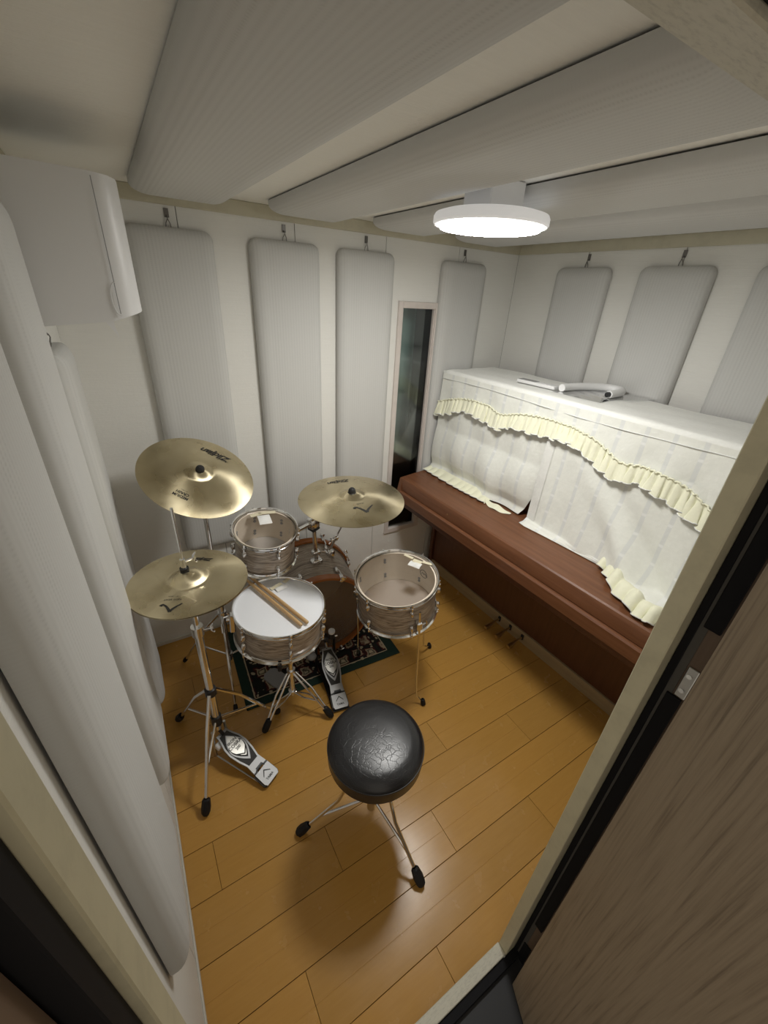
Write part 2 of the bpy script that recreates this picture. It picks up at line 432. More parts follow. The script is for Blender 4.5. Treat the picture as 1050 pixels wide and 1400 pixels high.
for q in ((0, .058, YF-.002, YF, 0, ZC), (.842, 1.55, YF-.002, YF, 0, ZC), (1.553, XR, YF-.002, YF, 0, ZC), (.058, .842, YF-.002, YF, 1.916, ZC)):
    G().box(*q).build('wall_board', 'wall', wf, 0)
ce = stag(G().box(-.06, XR+.06, YF-.06, .06, ZC+.008, ZC+.05).build('ceiling', 'seam', None, 0), 'off white textured ceiling boards')
for i in range(5):
    G().box(SEAM[i]+GAP/2, SEAM[i+1]-GAP/2, YF, 0, ZC, ZC+.008).build('ceiling_board', 'ceiling', ce, 0)
# cornices
def corn(name, *b): return stag(G().box(*b, bev=.0025).build(name, 'cornice', None, 0), 'cream cornice strip under the ceiling')
corn('trim_1', 0, XR, -.011, 0, ZK, ZC); corn('trim_2', 0, .011, YF, -.0115, ZK, ZC)
corn('trim_3', XR-.011, XR, YF, -.0115, ZK, ZC); corn('trim_4', .0115, XR-.0115, YF, YF+.011, ZK, ZC)
stag(G().box(.0, XR, -.010, 0, 0, .022, .002).build('baseboard_back', 'baseboard', None, 0))
stag(G().box(0, .006, YF, -.0105, 0, .018, .002).build('baseboard_left', 'baseboard', None, 0))
stag(G().box(XR-.010, XR, YF, -.0105, 0, .022, .002).build('baseboard_right', 'baseboard', None, 0))
# small screws on cornice and skirting
sc = None
for (x, z) in ((.62, 2.028), (.95, 2.02), (1.42, 2.025), (1.9, 2.025)):
    G().cyl((x, -.011, z), (x, -.0135, z), .005, n=10).build('screw', 'cornice', bpy.data.objects['trim_1'])

# window
wn = struct('window_1', 'narrow tall dark window in a pale frame', Matrix.Identity(4))
fw = .028
for q in ((WX0, WX0+fw, WZ0, WZ1), (WX1-fw-.006, WX1, WZ0, WZ1), (WX0+fw, WX1-fw-.006, WZ1-fw-.004, WZ1), (WX0+fw, WX1-fw-.006, WZ0, WZ0+fw+.006)):
    G().box(q[0], q[1], -.012, .035, q[2], q[3], .003).build('window_frame', 'winframe', wn, 0)
for q in ((WX0+fw, WX0+fw+.006, WZ0+fw, WZ1-fw), (WX1-fw-.012, WX1-fw-.006, WZ0+fw, WZ1-fw)):
    G().box(q[0], q[1], -.004, .03, q[2], q[3], .001).build('glazing_bead', 'winframe', wn, 0)
G().box(WX0+fw, WX1-fw-.006, .012, .016, WZ0+fw, WZ1-fw).build('pane', 'glass', wn, 0)
G().box(WX0+fw, WX1-fw-.006, .10, .104, WZ0+fw, WZ1-fw).build('pane', 'glass', wn, 0)
g = G()
for q in ((WX0-.01, WX0, .06, .24, WZ0-.02, WZ1+.02), (WX1, WX1+.01, .06, .24, WZ0-.02, WZ1+.02), (WX0-.01, WX1+.01, .06, .24, WZ0-.03, WZ0-.02), (WX0-.01, WX1+.01, .06, .24, WZ1+.02, WZ1+.03), (WX0-.02, WX1+.02, .24, .25, WZ0-.03, WZ1+.03)): g.box(*q)
g.build('window_cavity', 'windark', wn, 0)
G().box(WX1-.085, WX1, .016, .10, WZ0+.0, WZ1).build('spacer', 'winspacer', wn, 0)
G().box(WX0+.001, WX1-.086, .115, .225, WZ0-.019, WZ0+.36).build('cavity_board', 'windark', wn, 0)
G().box(WX0+.001, WX1-.086, .108, .225, WZ0+.361, WZ0+.385).build('cavity_sill', 'winsill', wn, 0)

# door frame, threshold and the open leaf
tf = struct('trim_5', 'cream painted door frame with black rubber seals', Matrix.Identity(4))
G().box(.055, .09, -1.828, -1.797, .0, 1.915, .0015).build('jamb', 'jamb', tf, 0)
G().box(.80, .842, -1.827, -1.797, .0, 1.915, .0015).build('jamb', 'jamb', tf, 0)
G().box(.09, .80, -1.828, -1.797, 1.883, 1.915, .0015).build('header', 'sill', tf, 0)
G().box(.09, .80, -1.826, -1.794, -.02, .020, .0015).build('sill', 'sill', tf, 0)
G().box(.0585, .0865, -1.797, -1.7945, .0, 1.915).build('edge_strip', 'edgewhite', tf, 0)
G().box(.05, .083, -1.848, -1.828, -.02, 1.93, .001).build('rubber_seal', 'gasket', tf, 0)
G().box(.09, .80, -1.848, -1.828, 1.888, 1.93, .001).build('rubber_seal', 'gasket', tf, 0)
G().box(.0835, .842, -1.8485, -1.8275, -.03, .012, .001).build('rubber_seal', 'gasket', tf, 0)
G().box(-.12, .071, -1.90, -1.849, -.05, 2.05, .002).build('outer_jamb', 'framewood', tf, 0)
G().box(.842, .95, -1.95, -1.828, -.05, 2.05, .001).build('outer_jamb', 'framewood', tf, 0)
G().box(-.12, .95, -1.90, -1.849, 1.93, 2.05, .002).build('outer_header', 'darkfloor', tf, 0)
G().box(.836, .8415, -1.8385, -1.828, -.02, 1.93, .001).build('rubber_seal', 'gasket', tf, 0)
for z0, z1 in ((-.02, .10), (.235, 1.20), (1.345, 1.93)):
    G().box(.836, .8415, -1.866, -1.8435, z0, z1, .001).build('rubber_seal', 'gasket', tf, 0)
hp = G().box(.8385, .8415, -1.868, -1.8525, 1.203, 1.267, .001).build('hinge_plate', 'steel', tf, 0)
for z in (1.218, 1.250):
    G().cyl((.8385, -1.859, z), (.8373, -1.859, z), .0042, n=12).build('screw', 'chrome', hp)
G().box(-.3, 1.0, -1.99, -1.849, -.06, -.004).build('threshold', 'darkfloor', tf, 0)
stag(G().box(-1.2, 1.6, -3.2, -1.99, -.08, -.03).build('floor_hall', 'hallfloor', None, 0), 'dark floor outside the doorway')
du = Vector((-.395, -.919, 0)).normalized(); dn = Vector((-du.y, du.x, 0))   # along the leaf / into its thickness
if dn.x < 0: dn = -dn
do = struct('door_1', 'open taupe wood grain door leaf', Matrix(((du.x, dn.x, 0, .776), (du.y, dn.y, 0, -1.878), (0, 0, 1, .004), (0, 0, 0, 1))))
G().box(0, .74, 0, .045, 0, 1.93, .0015).build('door_panel', 'doorwood', do, 0)
G().box(.002, .05, .0452, .049, .02, 1.90, .001).build('rubber_seal', 'gasket', do, 0)
hd = G().cyl((.67, -.0005, .98), (.67, -.05, .98), .011).build('door_handle', 'steel', do)
G().box(.56, .685, -.062, -.048, .969, .991, .004).build('lever', 'steel', hd)

# ================================================================== PADDED PANELS
def rrect(w, h, r, n=6):
    P = []
    for cx, cy, a0 in ((w/2-r, h/2-r, 0), (-w/2+r, h/2-r, 90), (-w/2+r, -h/2+r, 180), (w/2-r, -h/2+r, 270)):
        for i in range(n+1):
            a = math.radians(a0+90*i/n); P.append((cx+r*math.cos(a), cy+r*math.sin(a)))
    return P
def pillow(w, L, T, lip, rc=.034, soft=.052):
    # local: x across, z along (0..L), y outward
    rings = [(0, 0), (0, lip)]
    for i in range(1, 9):
        q = i/8; rings.append((soft*(1-math.cos(q*PI/2)), lip+(T-lip)*math.sin(q*PI/2)))
    vs = []; fs = []; n = None
    for d, h in rings:
        P = rrect(w-2*d, L-2*d, max(rc-d*.55, .006)); n = len(P)
        vs += [(x, h, z+L/2) for x, z in P]
    for k in range(len(rings)-1):
        for i in range(n): fs.append((k*n+i, k*n+(i+1) % n, (k+1)*n+(i+1) % n, (k+1)*n+i))
    fs.append(tuple(len(vs)-n+i for i in range(n)))
    return vs, fs
PANW, PANL = .302, 1.375
def panel(M_, label, group, L=PANL, T=.048, hook=True, lip=.013, soft=.052):
    t = thing('acoustic_panel', label, 'panel', M_, group)
    G().add(*pillow(PANW, L, T-.004, lip, .034, soft), M_=Matrix.Translation((0, .004, 0))).build('fabric_pad', 'panel', t, 50)
    G().box(-PANW/2+.012, PANW/2-.012, .0005, .004, .012, L-.012).build('backing_board', 'backing', t, 0)
    if hook:
        h = G().box(-.011, .005, .0008, .0035, L+.030, L+.058, .001).build('hook', 'hooksteel', t, 0)
        G().tube([(-.003, .004, L+.036), (-.003, .010, L+.033), (-.003, .012, L+.026), (-.010, .008, L+.012), (-.012, .006, L-.004)], .0016, 6).build('wire', 'hooksteel', h)
        G().tube([(-.003, .012, L+.026), (.004, .008, L+.012), (.006, .006, L-.004)], .0016, 6).build('wire', 'hooksteel', h)
        G().ball((-.003, .006, L+.034), .004).build('bolt', 'hooksteel', h)
    return t
ZT = 1.933
RB = Matrix.Rotation(PI, 4, 'Z')                       # faces -Y
for xc, lab in ((.418, 'tall pale grey padded wall panel behind the tilted crash cymbal'), (.858, 'tall pale grey padded wall panel standing above the small rack tom'),
                (1.25, 'tall pale grey padded wall panel just beside the window, bare wall seam below it'), (1.853, 'tall pale grey padded wall panel between the window and the room corner')):
    panel(Matrix.Translation((xc, -.0005, ZT-PANL)) @ RB, lab, 'padded panels on the window wall')
for yc, lab in ((-.462, 'padded wall panel over the piano next to the room corner'), (-.908, 'padded wall panel over the piano behind the bagged hose'), (-1.352, 'padded wall panel over the piano beyond the bagged hose, nearest the door frame')):
    panel(Matrix.Translation((XR-.0005, yc, ZT-PANL)) @ Matrix.Rotation(PI/2, 4, 'Z'), lab, 'padded panels over the piano')
for yc, zt, Lp, lab in ((-.42, 1.575, 1.40, 'padded wall panel hung low under the ventilation unit'), (-.934, 1.885, 1.465, 'padded wall panel beside the hi-hat, between two other panels'), (-1.402, 1.925, 1.405, 'ribbed padded wall panel right beside the door frame')):
    panel(Matrix.Translation((.0005, yc, zt-Lp)) @ Matrix.Rotation(-PI/2, 4, 'Z'), lab, 'padded panels on the ventilation wall', Lp)
# ceiling: x across, length along Y, outward = -Z
CL = 1.54
for xc, lab in ((.456, 'padded ceiling panel nearest the ventilation unit'), (.911, 'padded ceiling panel on the ventilation unit side of the round lamp'), (1.364, 'padded ceiling panel on the piano side of the round lamp'), (1.822, 'padded ceiling panel above the piano')):
    R = Matrix(((1, 0, 0, xc), (0, 0, 1, -.105-CL), (0, -1, 0, ZC-.0005), (0, 0, 0, 1)))
    panel(R, lab, 'padded panels on the ceiling', CL, .047, False, .012, .075)

# ================================================================== CEILING LAMP
LX, LY, LZ = 1.137, -.930, 1.943
t = thing('ceiling_lamp', 'round white ceiling lamp glowing between padded ceiling panels', 'lamp', (LX, LY, LZ))
G().lathe([(.001, .032), (.138, .032), (.156, .027), (.160, .020), (.160, .006), (.156, .001), (.148, 0), (.146, .004), (.146, .012), (.001, .012)], 64).build('housing', 'lamphouse', t, 35)
G().lathe([(.145, .008), (.145, .000), (.140, -.006), (.11, -.009), (.001, -.010)], 64).build('diffuser', 'glow', t, 60)
G().box(-.062, .062, -.055, .055, .0325, ZC-LZ-.001, .004).build('ceiling_mount', 'white', t, 0)

# ================================================================== VENTILATION UNIT
t = thing('ventilation_unit', 'white boxy ventilation unit high on the wall above a padded panel', 'ventilation unit', (0, -.765, 1.655))
def vprof(x): return .012*max(0, (x-.06)/.18)**2
prof = [(0.001, .36), (0.001, 0), (.17, 0), (.20, .004), (.222, .018), (.236, .045), (.240, .08), (.240, .28), (.236, .315), (.222, .342), (.20, .356), (.17, .36)]
def slabz(g, z0, z1, P):
    n = len(P); vs = [(x, y, z0+.10*max(0, x-.02)+.20*max(0, x-.17)) for x, y in P]+[(x, y, z1-.02*x) for x, y in P]
    g.add(vs, [tuple(range(n)), tuple(range(n, 2*n))]+[(i, (i+1) % n, n+(i+1) % n, n+i) for i in range(n)]); return g
body = slabz(G(), 0, .296, prof).build('body', 'vent', t, 60)
G().box(.190, .1915, -.0012, .0, .032, .285).build('seam_line', 'ventline', t, 0)
def ringc(cx, cz, rx, rz, a0, a1, m, nm):
    G().tube([(cx+rx*math.cos(a), -.0006, cz+rz*math.sin(a)) for a in [a0+(a1-a0)*i/14 for i in range(15)]], .0011, 6).build(nm, m, t)
ringc(.192, .062, .013, .034, PI/2, 3*PI/2, 'white', 'thumb_notch')
ringc(.025, .05, .016, .034, -PI/2, PI/2, 'ventline', 'thumb_notch')
G().prism([(.150, 0), (.172, 0), (.178, -.045)], 0, .003, Matrix(((1, 0, 0, 0), (0, 0, 1, .09), (0, 1, 0, .018), (0, 0, 0, 1)))).build('louver_flap', 'white', t, 0)

# ================================================================== PIANO
PA = math.radians(1.95)
PM = Matrix.Translation((1.490, -.084, 0)) @ Matrix.Rotation(PA, 4, 'Z')
PWD = 1.555
t = thing('upright_piano', 'dark mahogany upright piano with closed key lid under a white cover', 'piano', PM)
G().box(.315, .66, -PWD, 0, .62, 1.365, .004).build('upper_case', 'mahogany', t, 0)
G().box(.30, .665, -PWD-.004, .004, 1.366, 1.385, .004).build('top_lid', 'mahogany', t, 0)
for y0, y1 in ((-.028, 0), (-PWD, -PWD+.028)):
    G().box(.318, .66, y0, y1, .0, .619, .002).build('side_board', 'mahogany_dark', t, 0)
    # cheek arms at either end of the keyboard
    G().prism([(-.012, .622), (-.012, .70), (.004, .775), (.28, .80), (.313, .80), (.313, .622)], 0, 1, Matrix(((1, 0, 0, 0), (0, 0, y1-y0, y0), (0, 1, 0, 0), (0, 0, 0, 1)))).build('arm', 'mahogany', t, 0)
kl = G().prism([(.0, .706), (.0, .762), (.006, .775), (.014, .7795), (.305, .797), (.305, .706)], -PWD+.0285, -.0285, Matrix(((1, 0, 0, 0), (0, 0, 1, 0), (0, 1, 0, 0), (0, 0, 0, 1))))
kl.build('key_lid', 'mahogany', t, 25)
G().cyl((.01, -.45, .735), (-.001, -.45, .735), .004, n=10).build('lock', 'brass', t)
G().prism([(-.016, .640), (-.016, .694), (-.010, .7005), (.004, .703), (.313, .703), (.313, .640)], -PWD+.0285, -.0285, Matrix(((1, 0, 0, 0), (0, 0, 1, 0), (0, 1, 0, 0), (0, 0, 0, 1)))).build('key_slip', 'mahogany', t, 25)
G().box(.0, .314, -PWD+.0285, -.0285, .600, .6395, .002).build('key_bed', 'mahogany_dark', t, 0)
G().box(.335, .355, -PWD+.0285, -.0285, .079, .598, .002).build('lower_panel', 'mahogany_dark', t, 0)
G().box(.326, .36, -PWD+.0285, -.0285, .0, .077, .002).build('bottom_rail', 'rail', t, 0)
G().box(.362, .655, -PWD+.0285, -.0285, .08, .61).build('back_frame', 'mahogany_dark', t, 0)
for y in (-.70, -.785, -.875):
    pp = [(.325, y, .046), (.28, y, .046), (.255, y, .040), (.23, y, .032), (.205, y, .030)]
    pd = G().tube(pp, [.006, .006, .008, .015, .012], 10).build('pedal', 'brass', t)
    G().box(.316, .3255, y-.009, y+.009, .030, .066, .003).build('pedal_collar', 'black', pd, 0)

# ------------------------------------------------------------------ piano cover
cv = thing('piano_cover', 'white damask cloth piano cover with cream ruffles and two drapes', 'piano cover', PM)
ZTOP = 1.400
def wob(a, b): return .5*(math.sin(a*7.3+b*3.1)+math.sin(a*3.9-b*5.7+1.3))
XFr = .262
# top sheet with rounded front edge and the front valance down to the swag line
swag_t = [(-1.62, 1.135), (-1.53, 1.168), (-1.46, 1.202), (-1.40, 1.226), (-1.33, 1.236), (-1.25, 1.238), (-1.18, 1.224), (-1.12, 1.251), (-1.04, 1.288), (-.93, 1.304), (-.83, 1.308), (-.69, 1.297), (-.60, 1.272), (-.55, 1.257), (-.50, 1.268), (-.464, 1.280), (-.36, 1.286), (-.25, 1.273), (-.16, 1.250), (-.08, 1.224), (-.03, 1.205)]
def swag(y):   # world-ish y -> ruffle top height (smoothed)
    return sum(lerp(swag_t, y-.072+d) for d in (-.02, -.01, 0, .01, .02))/5
Y0, Y1 = .006, -1.565
def topf(u, v):
    y = Y0+(Y1-Y0)*u
    xb = .655; r = .018
    s = v*(xb-XFr+.03)
    if v < .9:
        x = xb-(xb-XFr-r)*v/.9; z = ZTOP+.0025*wob(x*6, y*3)
    else:
        a = (v-.9)/.1*PI/2; x = XFr+r-r*math.sin(a); z = ZTOP-r+r*math.cos(a)
    e = min(u, 1-u)*1.6
    if e < .02: z -= (.02-e)*.6
    return (x, y, z)
G().grid(topf, 120, 34).build('top_cloth', 'clothtop', cv, 0 or 80, False)
def valf(u, v):
    y = Y0+(Y1-Y0)*u; zb = swag(y)-.012; z0 = ZTOP-.018
    z = z0+(zb-z0)*v
    x = XFr-.006*v-.004*v*math.sin(y*38)+.004*wob(y*4, z*6)*v
    return (x, y, z)
G().grid(valf, 200, 12).build('valance', 'cloth', cv, 80, False)
G().tube([(XFr-.003+.002*math.sin(y*30), y, 1.352-.006*math.sin(y*5)) for y in [Y0+(Y1-Y0)*i/80 for i in range(81)]], .0022, 6).build('hem_cord', 'lace', cv, 80)
# side drop at the far end of the cover
def sidef(u, v):
    x = .655-(.655-XFr)*u; z = ZTOP-.008-.19*v
    return (x, Y0+.002+.003*v*math.sin(x*60)*.5, z)
G().grid(sidef, 40, 8).build('side_drop', 'cloth', cv, 80, False)
def ruffle(fn_top, y0, y1, h, amp, freq, nm, xo, flare=.012, n=520, par=None):
    def rf(u, v):
        y = y0+(y1-y0)*u
        ph = u*abs(y1-y0)*freq*2*PI+1.7*math.sin(u*23)+.9*math.sin(u*57)
        p = fn_top(y)
        a = amp*(.35+.65*v)
        w = math.sin(ph+.8*math.sin(ph*.37)); w = math.copysign(abs(w)**.6, w)
        amp_l = .55+.45*math.sin(u*71+2*math.sin(u*17))
        x = p[0]-xo-flare*v-a*(w*.5+.5)*(.5+.8*amp_l)
        yy = y+.016*v*math.cos(ph)*amp_l
        hh = h*(1+.10*math.sin(u*31)+.07*math.sin(ph*.5)*v)
        return (x, yy, p[1]+.003*math.sin(ph*1.3)*(1-v)-hh*v)
    o = G().grid(rf, n, 7).build(nm, 'ruffle', par or cv, 80, False)
    head = [rf(i/(n//2-1), 0) for i in range(n//2)]
    G().tube([(x-.003, y, z+.002*math.sin(i*1.9)) for i, (x, y, z) in enumerate(head)], .0036, 5).build('gathering', 'ruffle', o, 80)
    foot = [rf(i/(n//2-1), 1) for i in range(n//2)]
    G().tube([(x, y, z+.0015*math.sin(i*2.2)) for i, (x, y, z) in enumerate(foot)], .0026, 5).build('lace_edge', 'lace', o, 80)
    return o
ruffle(lambda y: (XFr-.006-.004*math.sin(y*38), swag(y)), Y0+.004, Y1-.002, .076, .014, 33, 'swag_ruffle', .003, n=900)
# left drape: bulges out and its bottom hem lies on the key lid
def lidz(x): return .7795+(x-.014)*.0175/.291 if x > .014 else .775
def ldrape(u, v):
    yt = Y0+(-.79-Y0)*u
    yb = .008+(-.70-.008)*u if u < .8 else -.553-(u-.8)*.78
    z = 1.225+(.803-1.225)*v
    bow = math.sin(min(1, max(0, (v-.35)/.65))*PI)
    y = yt+(yb-yt)*max(0, (v-.45)/.55)**1.5
    x = XFr-.004+.0*u-.035*bow*(.4+.6*math.sin(u*PI))
    x -= (.007*math.sin(y*28+v*2.5)+.006*math.sin(y*13-v*5)+.012*math.exp(-((u-.62-.25*(v-.6))/.05)**2)*max(0, v-.3))*(.3+v*.7)
    x += .014*max(0, v-.8)/.2
    if v > .93:
        q = (v-.93)/.07; x -= .028*q; z = max(z, lidz(x)+.006)
    return (x, y, max(z, lidz(x)+.004))
ld = G().grid(ldrape, 110, 46).build('drape', 'cloth', cv, 80, False)
# hem ruffle of the left drape, lying outward on the lid
def lhem(u, v):
    y = .006-.53*u; ph = u*60+2*math.sin(u*9)
    x = XFr-.002-.070*v*(1+.16*math.sin(ph))-.010*math.sin(u*PI)
    z = lidz(x)+.004+.024*(1-v)**1.5+.010*v*(math.sin(ph)*.5+.5)
    return (x, y+.006*math.cos(ph)*v, z)
lh = G().grid(lhem, 150, 8).build('hem_ruffle', 'ruffle', cv, 80, False)
G().tube([(lhem(i/149, 1)[0]-.001, lhem(i/149, 1)[1], lhem(i/149, 1)[2]) for i in range(150)], .002, 5).build('lace_edge', 'lace', lh, 80)
# turned back hem flap and tie near the gap
def flap(u, v):
    y = -.50-.185*u; ph = math.sin(u*PI)
    x = XFr-.040-.012*ph-.030*v*(.5+.5*ph)
    z = lidz(x)+.005+.016*(1-v)*ph+.003*math.sin(u*14)
    return (x, y, z)
G().grid(flap, 30, 6).build('turned_hem', 'ruffle', cv, 80, False)
G().tube([(XFr-.066, -.52, lidz(.2)+.020), (XFr-.074, -.526, lidz(.2)+.014), (XFr-.080, -.532, lidz(.19)+.005)], [.003, .0045, .002], 6).build('tie', 'ruffle', cv, 80)
# right drape: pulled forward, its left part lies flat on the lid
rb = [(-1.56, .118), (-1.51, .075), (-1.47, .040), (-1.42, .052), (-1.36, .080), (-1.30, .112), (-1.25, .165), (-1.21, .203), (-1.10, .199), (-1.02, .196), (-.90, .190), (-.80, .183), (-.76, .190)]
def rdrape(u, v):
    yt = -.765+(Y1+.765)*u
    ybot = -.762+(-1.56+.762)*u
    k = .70
    xb = lerp(rb, ybot)
    if v <= k:
        q = v/k; z = 1.235+(.812-1.235)*q
        y = yt+(ybot-yt)*q-.05*q*math.sin(u*PI)*(1-u)
        d = u-(.18+.50*q)                       # diagonal fold sweeping down toward the door
        fold = .030*math.exp(-(d/.085)**2)*q-.022*math.exp(-((d-.13)/.07)**2)*q
        x = XFr-.004-.018*q-fold-.006*math.sin(y*31+q*3)*(.3+.7*q)-.045*q**3*(1 if u > .55 else u/.55)
        return (x, y, z)
    q = (v-k)/(1-k)
    x1 = rdrape(u, k)[0]; y1 = rdrape(u, k)[1]
    x = x1+(xb-x1)*q; y = y1+(ybot-y1)*q
    bump = .020*math.exp(-((u-.62)/.09)**2)*math.sin(q*PI)+.010*math.sin(q*PI)*math.sin(u*17)**2
    z = .812+(lidz(x)+.004-.812)*min(1, q*2.2)+bump
    return (x, y, max(z, lidz(x)+.003))
G().grid(rdrape, 150, 60).build('drape', 'cloth', cv, 80, False)
def rhem(u, v):
    y = -1.19-.375*u; ph = u*52+1.5*math.sin(u*8)
    xb = lerp(rb, y); x0 = xb+.085
    x = x0-(.085+.022)*v*(1+.08*math.sin(ph))
    z = lidz(x)+.012+.034*math.sin(min(1, v*1.05)*PI)**.8+.007*(.4+.6*v)*math.sin(ph)+.006*math.cos(ph*.5)
    return (x, y+.007*v*math.cos(ph), max(z, lidz(x)+.003))
rh = G().grid(rhem, 150, 9).build('hem_ruffle', 'ruffle', cv, 80, False)
G().tube([rhem(i/149, 1) for i in range(150)], .002, 5).build('lace_edge', 'lace', rh, 80)
# facing strip along the opening edge of the right drape
def face(u, v):
    p = rdrape(.055*u, v*.70); return (p[0]-.003, p[1], p[2])
G().grid(face, 5, 24).build('drape_facing', 'clothtop', cv, 80, False)

# things lying on the cover
t = thing('remote_control', 'slim white remote control lying on the piano cover', 'remote', Matrix.Translation((1.905, -.605, ZTOP+.0045)) @ Matrix.Rotation(math.radians(5), 4, 'Z'))
G().box(-.024, .024, -.11, .105, 0, .016, .004, seg=2).build('case', 'white', t, 60)
G().box(-.020, .020, .0, .098, .0162, .0175, .0005).build('display', 'ventline', t, 0)
for i in range(3):
    G().box(-.016, .016, -.085+i*.026, -.068+i*.026, .0162, .018, .001).build('button', 'white', t, 0)
t = thing('plastic_hose', 'white bent plastic hose in a clear bag on the piano cover', 'hose', (1.98, -.84, ZTOP+.003))
hp_ = [(-.085, .085), (-.03, .088), (.04, .080), (.105, .062), (.160, .030), (.185, -.012), (.170, -.052), (.125, -.078), (.07, -.088), (.01, -.090)]
sm = []
for i in range(len(hp_)-1):
    p0, p1, p2, p3 = [Vector((*hp_[max(0, min(len(hp_)-1, i+k))], 0)) for k in (-1, 0, 1, 2)]
    for s_ in range(6):
        q = s_/6; sm.append(.5*((2*p1)+(p2-p0)*q+(2*p0-5*p1+4*p2-p3)*q*q+(3*p1-p0-3*p2+p3)*q**3))
sm.append(Vector((*hp_[-1], 0)))
G().tube([(p.x, p.y, .020) for p in sm], [.0165+.0007*(i % 2) for i in range(len(sm))], 14).build('hose', 'white', t, 60)
G().cyl((.012, -.090, .020), (-.003, -.0895, .020), .0115, n=14).build('hose_opening', 'black', t)
def bagf(u, v):
    x = -.13+.34*u; y = .11-.245*v
    return (x+.02*v, y-.03*u+.02*math.sin(u*5), .0015+.003*abs(math.sin(u*19+v*7))*math.sin(u*PI)*math.sin(v*PI)+.001)
G().grid(bagf, 30, 20).build('clear_bag', 'bag', t, 80, False)

# ================================================================== DRUMS
def drum(name, label, top, normal, R, depth, nl, a0, head, cat='drum', hoop='chrome', lug=True, reso=True):
    """local z = drum axis, origin at the bottom of the lower hoop; top hoop upper edge at z=depth"""
    n = Vector(normal).normalized(); base = Vector(top)-n*depth
    t = thing(name, label, cat, frame(base, n))
    rs = R-.012                               # shell radius
    zb, zt = .014, depth-.016
    G().lathe([(rs, zb), (rs, zt)], 72).build('shell', 'wrap', t, 60)
    G().lathe([(rs-.0005, zb), (rs-.007, zb), (rs-.007, zt+.004), (rs-.0005, zt+.004)], 72).build('inner_ply', 'ply', t, 40)
    for z, s_ in ((depth, -1), (0, 1)):
        P = [(rs+.002, z+s_*.021), (rs+.0085, z+s_*.0225), (rs+.009, z+s_*.020), (rs+.0050, z+s_*.018), (rs+.0046, z+s_*.009), (R, z+s_*.004), (R-.001, z), (R-.005, z), (rs+.003, z+s_*.006)]
        G().lathe(P, 72, closed=True).build('hoop', hoop, t, 50)
    G().lathe([(.0005, zt+.0055), (rs*.5, zt+.0055), (rs-.002, zt+.0055), (rs+.003, zt+.0045), (rs+.0035, zt-.01)], 72).build('batter_head', head, t, 60)
    if reso: G().lathe([(.0005, zb-.002), (rs-.001, zb-.002), (rs+.003, zb-.001)], 72).build('bottom_head', 'resohead', t, 60)
    lsrc = None
    for i in range(nl):
        a = a0+2*PI*i/nl; MM = Matrix.Rotation(a, 4, 'Z') @ Matrix.Translation((rs, 0, 0))
        for z0, d in ((depth-.052, 1), (.052, -1)):
            key = d
            g = G()
            g.box(0, .016, -.0075, .0075, z0-.016, z0+.016, .004)
            g.ball((.014, 0, z0+.0), (.008, .0075, .018), n=8, k=6)
            lo = g.build('lug', 'chrome', t, 50); lo.matrix_local = MM
            r_ = G().cyl((.014, 0, z0+d*.012), (.014, 0, z0+d*.050), .0032, n=8)
            r_.box(.009, .019, -.0045, .0045, z0+d*.034-.004, z0+d*.034+.004, .001)
            r_.cyl((.014, 0, z0+d*.046), (.014, 0, z0+d*.055), .0042, n=8)
            r_.build('tension_rod', 'chrome', lo)
    # bolt heads inside the shell
    if head == 'clear':
        for i in range(nl):
            a = a0+2*PI*i/nl
            for z0 in (depth-.044, depth-.060, .044, .060):
                MM = Matrix.Rotation(a, 4, 'Z')
                G().cyl((rs-.0068, 0, z0), (rs-.0105, 0, z0), .0065, n=8).build('inner_bolt', 'ventline', t).matrix_local = MM
    return t, rs

# snare
SN_T, SN_N = Vector((.530, -.662, .605)), Vector((.056, -.029, 1))
sn, srs = drum('snare_drum', 'snare drum with white coated head and brown grey wrap carrying two drumsticks', SN_T, SN_N, .188, .150, 6, .42, 'coated')
for a in (math.radians(166),):
    MM = Matrix.Rotation(a, 4, 'Z')
    o = G().box(srs, srs+.022, -.016, .016, .035, .125, .004).build('throw_off', 'chrome', sn, 0); o.matrix_local = MM
    q = G().tube([(srs+.02, .0, .115), (srs+.042, .012, .120), (srs+.05, .02, .09), (srs+.048, .022, .05)], .005, 8).build('lever', 'chrome', o)
    G().cyl((srs+.02, 0, .10), (srs+.034, 0, .10), .012, n=14).build('dial', 'chrome', o)
o = G().box(srs, srs+.018, -.014, .014, .03, .07, .004).build('butt_plate', 'chrome', sn, 0); o.matrix_local = Matrix.Rotation(math.radians(-14), 4, 'Z')
# tom
TM_T, TM_N = Vector((.557, -.445, .853)), Vector((.024, -.21, 1))
tm, trs = drum('rack_tom', 'small rack tom with clear head and brown grey wrap, taped paper on its head', TM_T, TM_N, .139, .178, 6, .62, 'clear')
